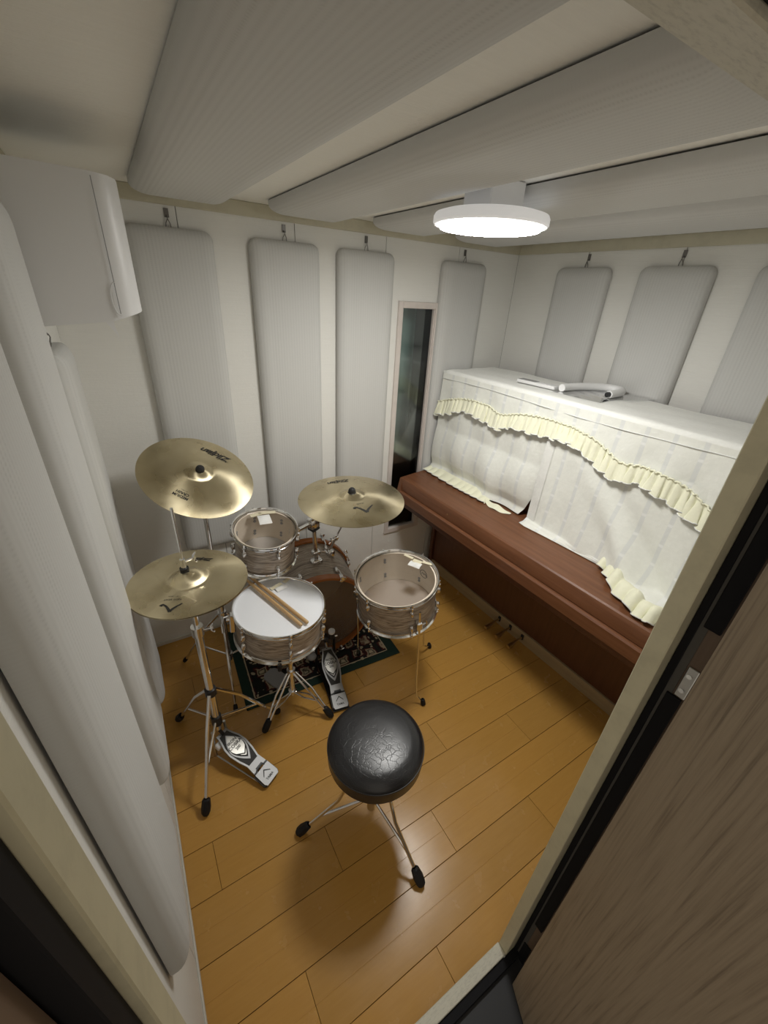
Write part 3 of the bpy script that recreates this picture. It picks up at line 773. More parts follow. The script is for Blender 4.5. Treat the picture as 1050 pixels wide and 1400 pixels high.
# floor tom
FT_T, FT_N = Vector((1.028, -.780, .657)), Vector((-.118, -.045, 1))
ft, frs = drum('floor_tom', 'floor tom with clear head on three thin legs beside the piano', FT_T, FT_N, .190, .195, 6, .30, 'clear')
FTM = ft.matrix_world.copy(); FTI = FTM.inverted()
for foot in ((1.091, -.995, 0), (1.335, -.722, 0), (.955, -.590, .012)):
    p = FTI @ Vector(foot); a = math.atan2(p.y, p.x); c = Vector((math.cos(a), math.sin(a), 0))
    rr = frs+.020
    br = G().box(frs, frs+.028, -.014, .014, .042, .088, .005).build('leg_bracket', 'chrome', ft, 0); br.matrix_local = Matrix.Rotation(a, 4, 'Z')
    wg = G().cyl((frs+.018, .012, .065), (frs+.018, .034, .065), .004, n=8)
    wg.tube([(frs+.018, .034, .048), (frs+.018, .036, .065), (frs+.018, .034, .082)], [.003, .0055, .003], 6)
    wg.build('wing_bolt', 'chrome', br)
    top = FTM @ (c*rr+Vector((0, 0, .150))); low = FTM @ (c*(rr+.004)+Vector((0, 0, -.18)))
    fv = Vector(foot); el = fv+(Vector((low.x, low.y, 0))-fv)*.62; 
    low = Vector((low.x, low.y, .16)); el = Vector((low.x+(fv.x-low.x)*.25, low.y+(fv.y-low.y)*.25, fv.z+.055))
    pts = [top, FTM @ (c*rr+Vector((0, 0, .0))), low, el, fv+Vector((0, 0, .016))]
    lg = G().tube([FTI @ q for q in pts], .0046, 8).build('leg', 'chrome', ft)
    d = (fv-el).normalized()
    G().lathe([(.004, 0), (.009, .003), (.0115, .015), (.0125, .034), (.008, .038), (.001, .039)], 12, FTI @ frame(fv+Vector((0, 0, .040)), Vector((d.x*.4, d.y*.4, -1)))).build('rubber_foot', 'rubber', lg)
# brand sticker inside the shell
vs, fs = text_geo('TAMA', .020)
a = math.radians(8)
MM = Matrix(((-math.cos(a), 0, 0, 0), (0, 0, 0, 0), (0, 0, 0, 0), (0, 0, 0, 1)))
stk = G()
rr = frs-.0078
def inside(v, ang, z): th = ang-v[0]/rr; return (rr*math.cos(th), rr*math.sin(th), z+v[1])
stk.add([inside(v, a, .105) for v in vs], fs); stk.build('maker_mark', 'ink', ft, 0, False)
stk = G(); stk.tube([(rr*math.cos(a+.13*math.cos(q)/1.), rr*math.sin(a+.13*math.cos(q)), .105+.022*math.sin(q)) for q in [2*PI*i/24 for i in range(24)]], .0012, 5, True); stk.build('maker_oval', 'ink', ft)

# paper and tape dampers
def damper(name, label, par_M, loc, ang, w, h, tape):
    t = thing(name, label, 'paper', par_M @ Matrix.Translation(loc) @ Matrix.Rotation(ang, 4, 'Z'), 'taped paper dampers')
    G().grid(lambda u, v: (w*(u-.5), h*(v-.5), .0014+.009*math.sin(v*PI)*(.6+.4*math.sin(u*5))), 8, 8).build('folded_paper', 'paper', t, 80, False)
    for (x, y, tw, th, ta) in tape:
        G().box(-tw/2, tw/2, -th/2, th/2, 0, .0008, M_=Matrix.Translation((x, y, .004)) @ Matrix.Rotation(ta, 4, 'Z')).build('tape', 'tape', t, 0)
    return t
SNM = sn.matrix_world.copy(); TMM = tm.matrix_world.copy()
def local(Mx, p): return Mx.inverted() @ Vector(p)
p = local(SNM, (.572, -.556, .605)); damper('paper_damper', 'folded paper taped to the white snare head', SNM, (p.x, p.y, .1402), .25, .055, .030, [(-.012, .02, .06, .018, .15), (.045, .028, .035, .018, .35)])
p = local(TMM, (.572, -.388, .865)); damper('paper_damper', 'white folded paper taped to the clear rack tom head', TMM, (p.x, p.y, .1682), -.08, .054, .062, [(-.03, .038, .05, .02, .2), (.02, .042, .075, .018, -.1)])
p = local(FTM, (1.145, -.755, .672)); damper('paper_damper', 'white folded paper taped to the clear floor tom head', FTM, (p.x, p.y, .1852), 2.05, .060, .036, [(.0, -.022, .045, .022, 0), (-.045, -.034, .045, .014, .12), (.052, -.034, .05, .014, -.12)])
# drumsticks on the snare
for (bx, by, lab) in ((.592, -.815, 'wooden drumstick lying across the snare head, nearer the bass drum'), (.565, -.819, 'wooden drumstick lying across the snare head, nearer the hi-hat')):
    b = Vector((bx, by, 0)); dirv = (Vector((.367 if bx > .58 else .345, -.160, 0))-b).normalized()
    bl = local(SNM, (bx, by, .6)); dl = (SNM.inverted().to_3x3() @ Vector((dirv.x, dirv.y, 0))); dl.z = 0; dl.normalize()
    st = thing('drumstick', lab, 'drumstick', SNM @ frame((bl.x, bl.y, .1535), Vector((dl.x, dl.y, .012))), 'drumsticks on the snare')
    G().lathe([(.001, 0), (.005, .0008), (.0074, .004), (.0076, .02), (.0076, .30), (.0060, .36), (.0038, .395)], 14).build('shaft', 'stick', st)
    G().lathe([(.0036, .3935), (.0032, .399), (.0045, .404), (.0052, .411), (.0042, .419), (.0005, .422)], 12).build('tip', 'stick', st)

# ---- bass drum
KA = Vector((.164, .986, 0)).normalized(); KR = .252; KD = .40
KM = frame((.800, -.487, .263), KA, (1, 0, 0))
bd = thing('bass_drum', 'bass drum with orange wood hoops and brown grey wrap lying on the rug', 'drum', KM)
kr = KR-.016
G().lathe([(kr, .03), (kr, KD-.03)], 88).build('shell', 'wrap', bd, 60)
G().lathe([(kr-.0005, .03), (kr-.008, .03), (kr-.008, KD-.03), (kr-.0005, KD-.03)], 88).build('inner_ply', 'hoopwood', bd, 40)
for z in (0, KD-.042):
    G().lathe([(kr+.004, z), (KR-.001, z+.001), (KR, z+.004), (KR, z+.038), (KR-.001, z+.042), (kr+.004, z+.042)], 88, closed=True).build('hoop', 'hoopwood', bd, 35)
G().lathe([(.0005, .026), (kr-.004, .026), (kr+.003, .028)], 88).build('batter_head', 'kickhead', bd, 60)
G().lathe([(.0005, KD-.026), (kr-.004, KD-.026), (kr+.003, KD-.028)], 88).build('front_head', 'coated', bd, 60)
up = KM.inverted().to_3x3() @ Vector((0, 0, 1)); aup = math.atan2(up.y, up.x)
for i in range(8):
    a = aup+PI/8+i*PI/4; MM = Matrix.Rotation(a, 4, 'Z')
    for z, s_ in ((0, 1), (KD, -1)):
        g = G().box(KR-.004, KR+.010, -.011, .011, min(z-s_*.004, z+s_*.034), max(z-s_*.004, z+s_*.034), .003)
        g.box(KR-.016, KR-.002, -.009, .009, min(z-s_*.006, z-s_*.001), max(z-s_*.006, z-s_*.001), .001)
        o = g.build('claw', 'chrome', bd, 50); o.matrix_local = MM
        r_ = G().cyl((KR+.012, 0, z-s_*.012), (KR+.006, 0, z+s_*.075), .0038, n=8); r_.box(KR+.002, KR+.022, -.014, .014, min(z-s_*.016, z-s_*.010), max(z-s_*.016, z-s_*.010), .002)
        r_.build('tension_rod', 'chrome', o)
        l_ = G().box(kr, kr+.018, -.009, .009, min(z+s_*.070, z+s_*.112), max(z+s_*.070, z+s_*.112), .005); l_ = l_.build('lug', 'chrome', bd, 50); l_.matrix_local = MM
# small holes in the shell top
for q in (-.02, .015):
    o = G().cyl((kr+.0004, q, .19), (kr+.0012, q, .19), .006, n=10).build('vent_hole', 'ink', bd); o.matrix_local = Matrix.Rotation(aup+.06, 4, 'Z')
# tom post on the shell
KI = KM.inverted()
def kpt(x, y, z): return KI @ Vector((x, y, z))
mb = Vector((.838, -.315, .505))
pb = G().box(-.03, .03, -.024, .024, -.012, .016, .006, M_=KI @ frame(mb, (0, 0, 1))).build('tom_mount', 'chrome', bd, 50)
G().cyl(kpt(mb.x, mb.y, .515), kpt(mb.x-.012, mb.y-.002, .75), .0115, n=16).build('tom_post', 'chrome', bd)
G().box(-.022, .022, -.018, .018, .545, .575, .006, M_=KI @ Matrix.Translation((mb.x-.002, mb.y, 0))).build('post_collar', 'chrome', bd, 50)
wb_ = G().cyl(kpt(mb.x+.02, mb.y-.005, .56), kpt(mb.x+.05, mb.y-.012, .556), .004, n=8); wb_.tube([kpt(mb.x+.05, mb.y-.028, .556), kpt(mb.x+.052, mb.y-.012, .556), kpt(mb.x+.05, mb.y+.006, .556)], [.003, .006, .003], 6); wb_.build('wing_bolt', 'chrome', bd)
# cymbal holder clamp on the shell (right shoulder)
cl = Vector((.940, -.262, .478))
G().box(-.020, .020, -.018, .018, -.020, .035, .006, M_=KI @ frame(cl, (.25, 0, 1))).build('holder_clamp', 'chrome', bd, 50)
# spurs
for sx in (-1, 1):
    p0 = Vector((.855+sx*.215, -.26, .16)); p1 = Vector((.855+sx*.33, -.16, .012))
    sp = G().cyl(kpt(*p0), kpt(*p1), .006, n=10).build('spur', 'chrome', bd)
    G().cyl(kpt(*(p1+(p0-p1)*.08)), kpt(*p1), .010, .012, n=10).build('rubber_foot', 'rubber', sp)
# tom bracket (belongs to the tom): from the post head to the tom shell
TMI = TMM.inverted()
hx = Vector((mb.x-.012, mb.y-.002, .745))
g = G().box(-.030, .026, -.024, .024, -.030, .030, .007, M_=TMI @ frame(hx, (-.1, -.1, 1), (.9, .35, 0)))
tb = g.build('tom_bracket', 'chrome', tm, 50)
arm_d = Vector((.696, -.405, .770))
G().cyl(TMI @ hx, TMI @ arm_d, .010, n=12).build('bracket_arm', 'chrome', tb)
G().box(-.022, .018, -.016, .016, -.030, .030, .006, M_=TMI @ frame(arm_d, (.0, -.2, 1), (.9, .3, 0))).build('shell_plate', 'chrome', tm, 50)
G().box(-.024, .024, -.022, .022, -.046, -.0305, .004, M_=TMI @ frame(hx, (-.1, -.1, 1), (.9, .35, 0))).build('memory_lock', 'black', tb, 50)

# ================================================================== CYMBALS
def cymbal(name, label, c, n, R, bell, bh, bow, rotz, marks, cat='cymbal', group=None):
    MM = frame(c, n); MM = MM @ Matrix.Rotation(rotz, 4, 'Z')
    t = thing(name, label, cat, MM, group)
    def z(r):
        q = r/R; h = bow*(1-q*q)
        if r < bell: h += bh*(math.cos(r/bell*PI/2)**.8)
        return h
    rsn = [.0055, .012, bell*.4, bell*.65, bell*.85, bell*.97, bell*1.05, bell*1.2]+[bell*1.2+(R-bell*1.2)*i/12 for i in range(1, 13)]
    P = [(r, z(r)) for r in rsn]; Q = [(r, z(r)-.0016) for r in rsn][::-1]
    G().lathe(P+Q, 96, closed=True).build('plate', 'bronze', t, 40)
    for nm, geo, ang, rad in marks:
        vs, fs = geo
        # text x runs along local +X, text y along local +Y, centred at polar (ang, rad)
        cx, cy = rad*math.cos(ang), rad*math.sin(ang); g = G()
        g.add([(cx+v[0], cy+v[1], z(math.hypot(cx+v[0], cy+v[1]))+.0009) for v in vs], fs); g.build(nm, 'ink', t, 0, False)
    return t, MM, z
def swoosh(s):
    """a stylised open capital: long sweeping left leg and a short thick right leg meeting at the apex"""
    L = []; n = 10
    a, b, c, d = (-.95, -.35), (-.55, -.05), (-.1, .25), (.05, .62)
    g = G(); pts = []
    def bez(q, P): return tuple(sum(w*p[k] for w, p in zip(((1-q)**3, 3*q*(1-q)**2, 3*q*q*(1-q), q**3), P)) for k in (0, 1))
    def stroke(P, w0, w1):
        vs = []; 
        for i in range(n+1):
            q = i/n; x, y = bez(q, P); x2, y2 = bez(min(1, q+.01), P); x1, y1 = bez(max(0, q-.01), P)
            dx, dy = x2-x1, y2-y1; l = math.hypot(dx, dy) or 1; w = w0+(w1-w0)*q
            vs += [((x-dy/l*w)*s, (y+dx/l*w)*s, 0), ((x+dy/l*w)*s, (y-dx/l*w)*s, 0)]
        g.add(vs, [(2*i, 2*i+1, 2*i+3, 2*i+2) for i in range(n)])
    stroke((a, b, c, d), .05, .15); stroke(((.05, .62), (.25, .2), (.45, -.2), (.75, -.42)), .15, .07); stroke(((.72, -.42), (.86, -.44), (.95, -.36), (1.0, -.26)), .10, .15)
    return g.v, g.f
# tilted crash on its stand: print is upright for the audience side
CL_C, CL_N = Vector((.336, -.389, 1.108)), Vector((.255, -.502, 1))
cyl_, CLM, clz = cymbal('crash_cymbal', 'bronze crash cymbal tilted steeply on its tall stand', CL_C, CL_N, .2077, .050, .010, .022, 0, [])
def put(tobj, Mx, zf, geo, px, ang, nm):
    """print geo on the cymbal plate around local point px, rotated by ang"""
    vs, fs = geo; c, s_ = math.cos(ang), math.sin(ang); g = G()
    P = [(px[0]+v[0]*c-v[1]*s_, px[1]+v[0]*s_+v[1]*c) for v in vs]
    g.add([(x, y, zf(math.hypot(x, y))+.0009) for x, y in P], fs); g.build(nm, 'ink', tobj, 0, False)
def worldloc(Mx, zf, p):   # world point -> local xy on the plate
    q = Mx.inverted() @ Vector(p); return (q.x, q.y)
put(cyl_, CLM, clz, text_geo('Zildjian', .043, .35, .92, .0010), (.088, .103), 2.57, 'lettering')
put(cyl_, CLM, clz, text_geo('Avedis', .018, .35), (.104, .070), 2.57, 'lettering')
put(cyl_, CLM, clz, text_geo('MEDIUM\nCRASH', .015, 0, 1, .0005), (-.082, -.103), 2.45, 'lettering')
put(cyl_, CLM, clz, text_geo('16" / 40cm', .006), (-.069, -.087), 2.45, 'lettering')
CR_C, CR_N, CR_R = Vector((.923, -.536, .952)), Vector((-.013, -.043, 1)), .2343
cyr_, CRM, crz = cymbal('crash_cymbal', 'bronze cymbal lying level on a rod above the bass drum', CR_C, CR_N, CR_R, .056, .012, .022, 0, [])
put(cyr_, CRM, crz, text_geo('Zildjian', .040, .35, .92, .0009), (.011, .155), 3.06, 'lettering')
put(cyr_, CRM, crz, swoosh(.044), (.0, -.122), 3.07, 'letter_mark')
put(cyr_, CRM, crz, text_geo('Avedis', .012, .35), (-.002, -.083), 3.07, 'lettering')
HH_C, HH_N = Vector((.215, -.772, .915)), Vector((.022, -.007, 1))
hht_, HTM, htz = cymbal('hi_hat_cymbal', 'upper hi-hat cymbal with a broad domed bell', HH_C, HH_N, .179, .058, .025, .010, 0, [])
put(hht_, HTM, htz, text_geo('Zildjian', .024, .35, .92, .0004), (.059, .093), 2.6, 'lettering')
put(hht_, HTM, htz, swoosh(.030), (-.066, -.116), 2.85, 'letter_mark')
put(hht_, HTM, htz, text_geo('NEW BEAT', .010), (-.058, -.086), 2.75, 'lettering')
put(hht_, HTM, htz, text_geo('14" / 36cm', .007), (-.053, -.074), 2.75, 'lettering')
# lower hi-hat: upside down plate just under the upper one
MMb = frame(HH_C-Vector((0, 0, .0035)), (0.022, -.007, 1))
t = thing('hi_hat_cymbal', 'lower hi-hat cymbal turned upside down beneath the other', 'cymbal', MMb)
P = [(.0055, -.028), (.03, -.024), (.05, -.014), (.058, -.010), (.10, -.007), (.15, -.003), (.179, 0)]
G().lathe(P+[(r, z-.0016) for r, z in P][::-1], 96, closed=True).build('plate', 'bronze', t, 40)

def cap(g, c, n, s=1.3):
    return g.lathe([(.001, .019*s), (.007*s, .0185*s), (.0105*s, .015*s), (.0125*s, .009*s), (.0125*s, .003*s), (.0145*s, .002*s), (.0145*s, -.003*s), (.001, -.003*s)], 16, frame(c, n))
def wing(g, p, d, w):
    p = Vector(p); d = Vector(d).normalized(); w = Vector(w).normalized()
    g.cyl(p, p+d*.024, .0045, n=8); e = p+d*.026
    g.tube([e-w*.018+d*.008, e-w*.009, e, e+w*.009, e+w*.018+d*.008], [.003, .0045, .006, .0045, .003], 6); return g
def tripod(root, I, c, feet, zc, zl, r=.0075, double=False, brace=True, footr=.015, mat_='chrome', foot_len=.060, gauge=None):
    """legs from the upper collar at height zc to each foot, braces from the lower collar at zl"""
    c = Vector(c)
    for fx, fy, fz in feet:
        f = Vector((fx, fy, fz+.016)); d = Vector((fx-c.x, fy-c.y, 0)).normalized(); side = Vector((-d.y, d.x, 0))
        top = Vector((c.x, c.y, zc))+d*.018
        if double:
            lg = G()
            for s_ in (-1, 1): lg.tube([I @ (top+side*.007*s_), I @ (top.lerp(f, .45)+side*.012*s_+Vector((0, 0, .015))), I @ (f+side*.004*s_)], r*.62, 8)
        else:
            lg = G().tube([I @ top, I @ (top.lerp(f, .35)+Vector((0, 0, .022))), I @ (top.lerp(f, .75)+Vector((0, 0, .006))), I @ f], r, 8)
        lo = lg.build('leg', mat_, root)
        u = (f-top).normalized(); e = f-u*.0
        G().lathe([(footr*.55, 0), (footr*.85, .006), (footr, foot_len*.55), (footr*.9, foot_len*.85), (footr*.6, foot_len), (.001, foot_len)], 8, I @ frame(f-u*foot_len*.78+Vector((0, 0, .004)), u)).build('rubber_foot', 'rubber', lo, 30)
        if brace:
            b0 = Vector((c.x, c.y, zl))+d*.015; b1 = top.lerp(f, .62)
            bg = G()
            if double:
                for s_ in (-1, 1): bg.tube([I @ (b0+side*.004*s_), I @ (b0.lerp(b1, .5)+side*.012*s_), I @ (b1+side*.006*s_)], r*.5, 8)
            else: bg.tube([I @ b0, I @ b1], r*.72, 8)
            bg.build('brace', mat_, lo)

# ---- crash cymbal stand
c = Vector((.336, -.389, 0)); I = Matrix.Translation(-c)
t = thing('cymbal_stand', 'chrome tripod cymbal stand holding the tilted crash cymbal', 'cymbal stand', Matrix.Translation(c))
G().cyl((0, 0, .12), (0, 0, .62), .0125, n=18).build('lower_tube', 'chrome', t)
G().cyl((0, 0, .60), (0, 0, 1.02), .0095, n=16).build('upper_tube', 'chrome', t)
k = G().cyl((0, 0, .595), (0, 0, .64), .0185, n=16).build('height_collar', 'chrome', t)
wing(G(), (.017, 0, .62), (1, -.3, 0), (0, 0, 1)).build('wing_bolt', 'chrome', k)
G().cyl((0, 0, .40), (0, 0, .43), .019, n=16).build('leg_collar', 'chrome', t)
G().cyl((0, 0, .135), (0, 0, .165), .017, n=16).build('brace_collar', 'chrome', t)
n = CL_N.normalized(); tp = CL_C-c
tl = G().box(-.012, .012, -.018, .018, -.02, .022, .005, M_=frame((0, 0, 1.035), (0, 0, 1))).build('tilter', 'chrome', t, 50)
wing(G(), (-.012, -.01, 1.035), (-1, -.4, 0), (0, 0, 1)).build('wing_bolt', 'chrome', tl)
G().tube([Vector((0, 0, 1.045)), tp-n*.03, tp+n*.045], .0045, 8).build('tilter_rod', 'chrome', t)
G().lathe([(.001, 0), (.016, 0), (.016, .008), (.001, .008)], 16, frame(tp+n*.014, n)).build('felt_washer', 'felt', t)
cap(G(), tp+n*.026, n).build('cap_nut', 'black', t)
tripod(t, I, c, [(.142, -.194, 0), (.300, -.611, 0), (.606, -.372, .012)], .41, .15, .0065, footr=.011, foot_len=.04)

# ---- level cymbal's rod on the bass drum
c = cl; I = Matrix.Translation(-c)
t = thing('cymbal_holder', 'chrome rod clamped to the bass drum holding the level cymbal', 'cymbal holder', Matrix.Translation(c))
n = CR_N.normalized(); hub = CR_C-c
knee = Vector((.951, -.312, .615))-c
G().tube([(0, 0, .036), knee*.5+Vector((0, 0, .02)), knee], .0075, 10).build('lower_rod', 'chrome', t)
kn = G().box(-.013, .013, -.011, .011, -.016, .018, .004, M_=frame(knee, hub-knee)).build('tilter', 'chrome', t, 50)
wing(G(), knee+Vector((-.012, -.006, 0)), (-1, -.4, .1), (.2, 0, 1)).build('wing_bolt', 'chrome', kn)
G().tube([knee, hub-n*.04, hub+n*.045], .0046, 8).build('tilter_rod', 'chrome', t)
G().lathe([(.001, 0), (.016, 0), (.016, .008), (.001, .008)], 16, frame(hub-n*.002, n)).build('felt_washer', 'felt', t)
cap(G(), hub+n*.030, n).build('cap_nut', 'black', t)

# ---- pedal board artwork (shared by both pedals): local y from heel (0) to toe (L), z up out of the board
def board(parent, Mx, L):
    half = [(0, .030), (.012, .036), (.06, .0345), (.075, .033), (.115, .030), (.155, .039), (.20, .0445), (.235, .0415), (.265, .032), (.285, .027), (.30, .026)]
    k = L/.30; half = [(y*k, w) for y, w in half]
    def outline(y0, y1, inset=0):
        ys = sorted({y0, y1} | {y for y, w in half if y0 < y < y1}); R = [(lerp(half, y)-inset, y) for y in ys]
        return R+[(-x, y) for x, y in R[::-1]]
    heel = G().prism(outline(0, .066*k), 0, .008, Mx).build('heel_plate', 'silverboard', parent, 30)
    G().prism(outline(-.0, .066*k, -.004), -.010, -.0002, Mx).build('base_plate', 'black', parent, 30)
    hg = G().prism([(.034, .066*k), (.034, .073*k), (.016, .073*k), (.016, .084*k), (-.016, .084*k), (-.016, .073*k), (-.034, .073*k), (-.034, .066*k), (-.018, .0665*k), (-.018, .078*k), (.018, .078*k), (.018, .0665*k)], .0005, .0092, Mx).build('hinge_gap', 'black', parent, 30)
    fb = G().prism(outline(.074*k, L), 0, .008, Mx).build('footboard', 'silverboard', parent, 30)
    ins = outline(.112*k, .288*k, .007); G().prism(ins, .0082, .0090, Mx).build('black_inlay', 'ink', fb, 0)
    def lens(s, y0, y1): 
        m = (y0+y1)/2; h = (y1-y0)/2; P = []
        for i in range(13): q = -1+2*i/12; P.append((s*(1-abs(q)**1.7), m+h*q))
        return P+[(-x, y) for x, y in P[::-1][1:-1]]
    G().prism(lens(.036, .128*k, .276*k), .0092, .0100, Mx).build('badge_rim', 'silverboard', fb, 0)
    G().prism(lens(.031, .142*k, .262*k), .0102, .0108, Mx).build('badge_black', 'ink', fb, 0)
    G().prism(lens(.029, .150*k, .270*k), .0108, .0113, Mx).build('badge', 'badge', fb, 0)
    T = Mx @ Matrix.Translation((0, .222*k, .0117))
    for txt, dy, sz in (('IRON', .018, .017), ('COBRA', .0, .019), ('200', -.018, .015)):
        vs, fs = text_geo(txt, sz, 0, 1, .0004); G().add(vs, fs, T @ Matrix.Translation((0, dy-.004, 0))).build('lettering', 'ink', fb, 0, False)
    for j in range(2):
        yb = (.168-.012*j)*k; V = [(-.022+.004*j, yb+.016), (0, yb-.004), (.022-.004*j, yb+.016), (.022-.004*j, yb+.010), (0, yb-.011), (-.022+.004*j, yb+.010)]
        G().prism(V, .0114, .0118, Mx).build('chevron', 'ink', fb, 0)
    V = [(-.018, .036*k), (0, .056*k), (.018, .036*k), (.018, .032*k), (0, .050*k), (-.018, .032*k)]
    G().prism(V, .0082, .0088, Mx).build('chevron', 'ink', heel, 0)
    vs, fs = text_geo('TAMA', .013, 0, 1, .0003); G().add(vs, fs, Mx @ Matrix.Translation((.0, .018*k, .0086))).build('lettering', 'ink', heel, 0, False)
    return fb

# ---- hi-hat stand
c = Vector((.208, -.765, 0)); I = Matrix.Translation(-c)
t = thing('hi_hat_stand', 'chrome hi-hat stand with printed foot pedal', 'hi-hat stand', Matrix.Translation(c))
G().cyl((0, 0, .16), (0, 0, .70), .0145, n=18).build('lower_tube', 'chrome', t)
G().cyl((0, 0, .68), (0, 0, .875), .0105, n=16).build('upper_tube', 'chrome', t)
G().lathe([(.010, 0), (.024, .006), (.026, .012), (.001, .012)], 18, Matrix.Translation((0, 0, .872))).build('cymbal_seat', 'black', t)
k = G().cyl((0, 0, .675), (0, 0, .715), .0205, n=18).build('height_collar', 'chrome', t)
wing(G(), (.019, -.004, .695), (1, -.2, 0), (0, .2, 1)).build('wing_bolt', 'chrome', k)
G().cyl((0, 0, .875), (0, 0, 1.175), .0042, n=10).build('pull_rod', 'chrome', t)
k = G().cyl((0, 0, .962), (0, 0, .995), .0085, n=14).build('clutch', 'chrome', t)
wing(G(), (.007, 0, .985), (1, 0, .2), (0, 0, 1)).build('wing_bolt', 'chrome', k)
G().cyl((0, 0, .944), (0, 0, .962), .0135, n=16).build('clutch_felt', 'black', t)
G().cyl((0, 0, .365), (0, 0, .395), .021, n=18).build('leg_collar', 'black', t)
G().cyl((0, 0, .19), (0, 0, .235), .020, n=18).build('brace_collar', 'black', t)
tripod(t, I, c, [(.069, -.529, 0), (.101, -.980, 0), (.464, -.706, 0)], .38, .215, .0070, footr=.0175, foot_len=.062)
hd_ = Vector((.352-.208, -.990+.765, 0)); L = .285; toe = Vector((.012, -.005, .105)); heel = Vector((hd_.x, hd_.y, .018))
yv = (toe-heel).normalized(); xv = yv.cross(Vector((0, 0, 1))).normalized(); zv = xv.cross(yv)
BM = Matrix(((xv.x, yv.x, zv.x, heel.x), (xv.y, yv.y, zv.y, heel.y), (xv.z, yv.z, zv.z, heel.z), (0, 0, 0, 1)))
board(t, BM, L)
G().tube([toe+Vector((0, 0, .01)), Vector((0, 0, .15)), Vector((0, 0, .20))], .007, 8).build('chain', 'black', t)
fg = G()
for s_ in (-1, 1):
    fg.tube([Vector((0, 0, .165))+xv*.030*s_, Vector((0, 0, .09))+xv*.034*s_, Vector((0, 0, .02))+xv*.034*s_], .006, 8)
    fg.tube([Vector((0, 0, .02))+xv*.034*s_, heel*.98+xv*.030*s_+Vector((0, 0, -.010))], .0030, 6)
fg.build('pedal_frame', 'steel', t)
G().box(-.045, -.012, L*.86, L*.95, -.030, -.004, .003, M_=BM).build('toe_clamp', 'white', t, 0)

# ---- bass drum pedal
t0 = Vector((.733, -.835, 0)); I = Matrix.Translation(-t0)
t = thing('bass_drum_pedal', 'printed foot pedal clamped to the bass drum hoop', 'pedal', Matrix.Translation(t0))
L = .30; heel = Vector((0, 0, .016)); toe = Vector((.047, .270, .128))
yv = (toe-heel).normalized(); xv = yv.cross(Vector((0, 0, 1))).normalized(); zv = xv.cross(yv)
BM = Matrix(((xv.x, yv.x, zv.x, heel.x), (xv.y, yv.y, zv.y, heel.y), (xv.z, yv.z, zv.z, heel.z), (0, 0, 0, 1)))
board(t, BM, L)
G().prism([(-.040, -.005), (.040, -.005), (.046, .30), (-.046, .30)], .0085, .0125, Matrix(((.986, .164, 0, 0), (-.164, .986, 0, 0), (0, 0, 1, 0), (0, 0, 0, 1)))).build('floor_plate', 'black', t, 30)
kx = Vector((.986, -.164, 0)); ky = Vector((.164, .986, 0)); pc = ky*.30
fg = G()
for s_ in (-1, 1): fg.box(-.006, .006, -.012, .012, .012, .185, .003, M_=frame(pc+kx*.048*s_, (0, 0, 1), kx))
fg.build('frame_post', 'black', t, 30)
G().cyl(pc-kx*.06+Vector((0, 0, .18)), pc+kx*.065+Vector((0, 0, .18)), .007, n=12).build('axle', 'chrome', t)
G().cyl(pc+kx*-.004+Vector((0, 0, .18)), pc+kx*.012+Vector((0, 0, .18)), .026, n=20).build('cam', 'black', t)
G().tube([toe+Vector((0, 0, .008)), pc-ky*.022+Vector((0, 0, .165)), pc-ky*.018+Vector((0, 0, .188))], .006, 8).build('chain', 'chrome', t)
bt = pc+kx*.018-ky*.062+Vector((0, 0, .262))
G().tube([pc+kx*.018+Vector((0, 0, .18)), bt], .0040, 8).build('beater_shaft', 'chrome', t)
btz = Vector((0, -.12, 1)); MMb = frame(bt, btz)
b_ = G().cyl(bt-btz*.022, bt+btz*.014, .0165, n=18).build('beater', 'black', t)
G().cyl(bt+btz*.0145, bt+btz*.026, .0165, n=18).build('beater_top', 'white', b_)
G().ball(pc-kx*.075+Vector((0, -.01, .085)), (.026, .022, .022)).build('spring_cover', 'greyfelt', t)
sp = G().tube([pc-kx*.060+Vector((.004*math.cos(i*1.4), .004*math.sin(i*1.4), .17-.09*i/40)) for i in range(41)], .0016, 5).build('spring', 'chrome', t)
G().box(-.020, .018, .04, .075, .02, .05, .004, M_=frame(pc, (0, 0, 1), kx)).build('hoop_clamp', 'chrome', t, 0)

# ---- snare stand
c = Vector((.548, -.690, 0)); I = Matrix.Translation(-c)
t = thing('snare_stand', 'chrome double braced snare stand under the snare drum', 'snare stand', Matrix.Translation(c))
G().cyl((0, 0, .07), (0, 0, .30), .0125, n=16).build('lower_tube', 'chrome', t)
G().cyl((0, 0, .28), (0, 0, .395), .0095, n=14).build('upper_tube', 'chrome', t)
k = G().cyl((0, 0, .285), (0, 0, .32), .018, n=16).build('height_collar', 'chrome', t)
wing(G(), (-.016, -.004, .30), (-1, -.3, 0), (0, 0, 1)).build('wing_bolt', 'chrome', k)
G().cyl((0, 0, .205), (0, 0, .235), .019, n=16).build('leg_collar', 'chrome', t)
G().cyl((0, 0, .075), (0, 0, .10), .018, n=16).build('brace_collar', 'chrome', t)
G().box(-.022, .022, -.02, .02, .390, .425, .006).build('basket_hub', 'chrome', t, 50)
SNI = SNM.inverted()
for a in (-1.9, .2, 2.3):
    q = SNM @ Vector((.196*math.cos(a), .196*math.sin(a), -.004)); q2 = SNM @ Vector((.20*math.cos(a), .20*math.sin(a), .018))
    ar = G().tube([Vector((0, 0, .41)), (q-c)*.55+Vector((0, 0, .41))*.45-Vector((0, 0, .006)), q-c+Vector((0, 0, -.012)), q2-c], .006, 8).build('basket_arm', 'chrome', t)
    G().cyl(q-c-Vector((0, 0, .012)), q2-c, .0085, n=10).build('rubber_grip', 'rubber', ar)
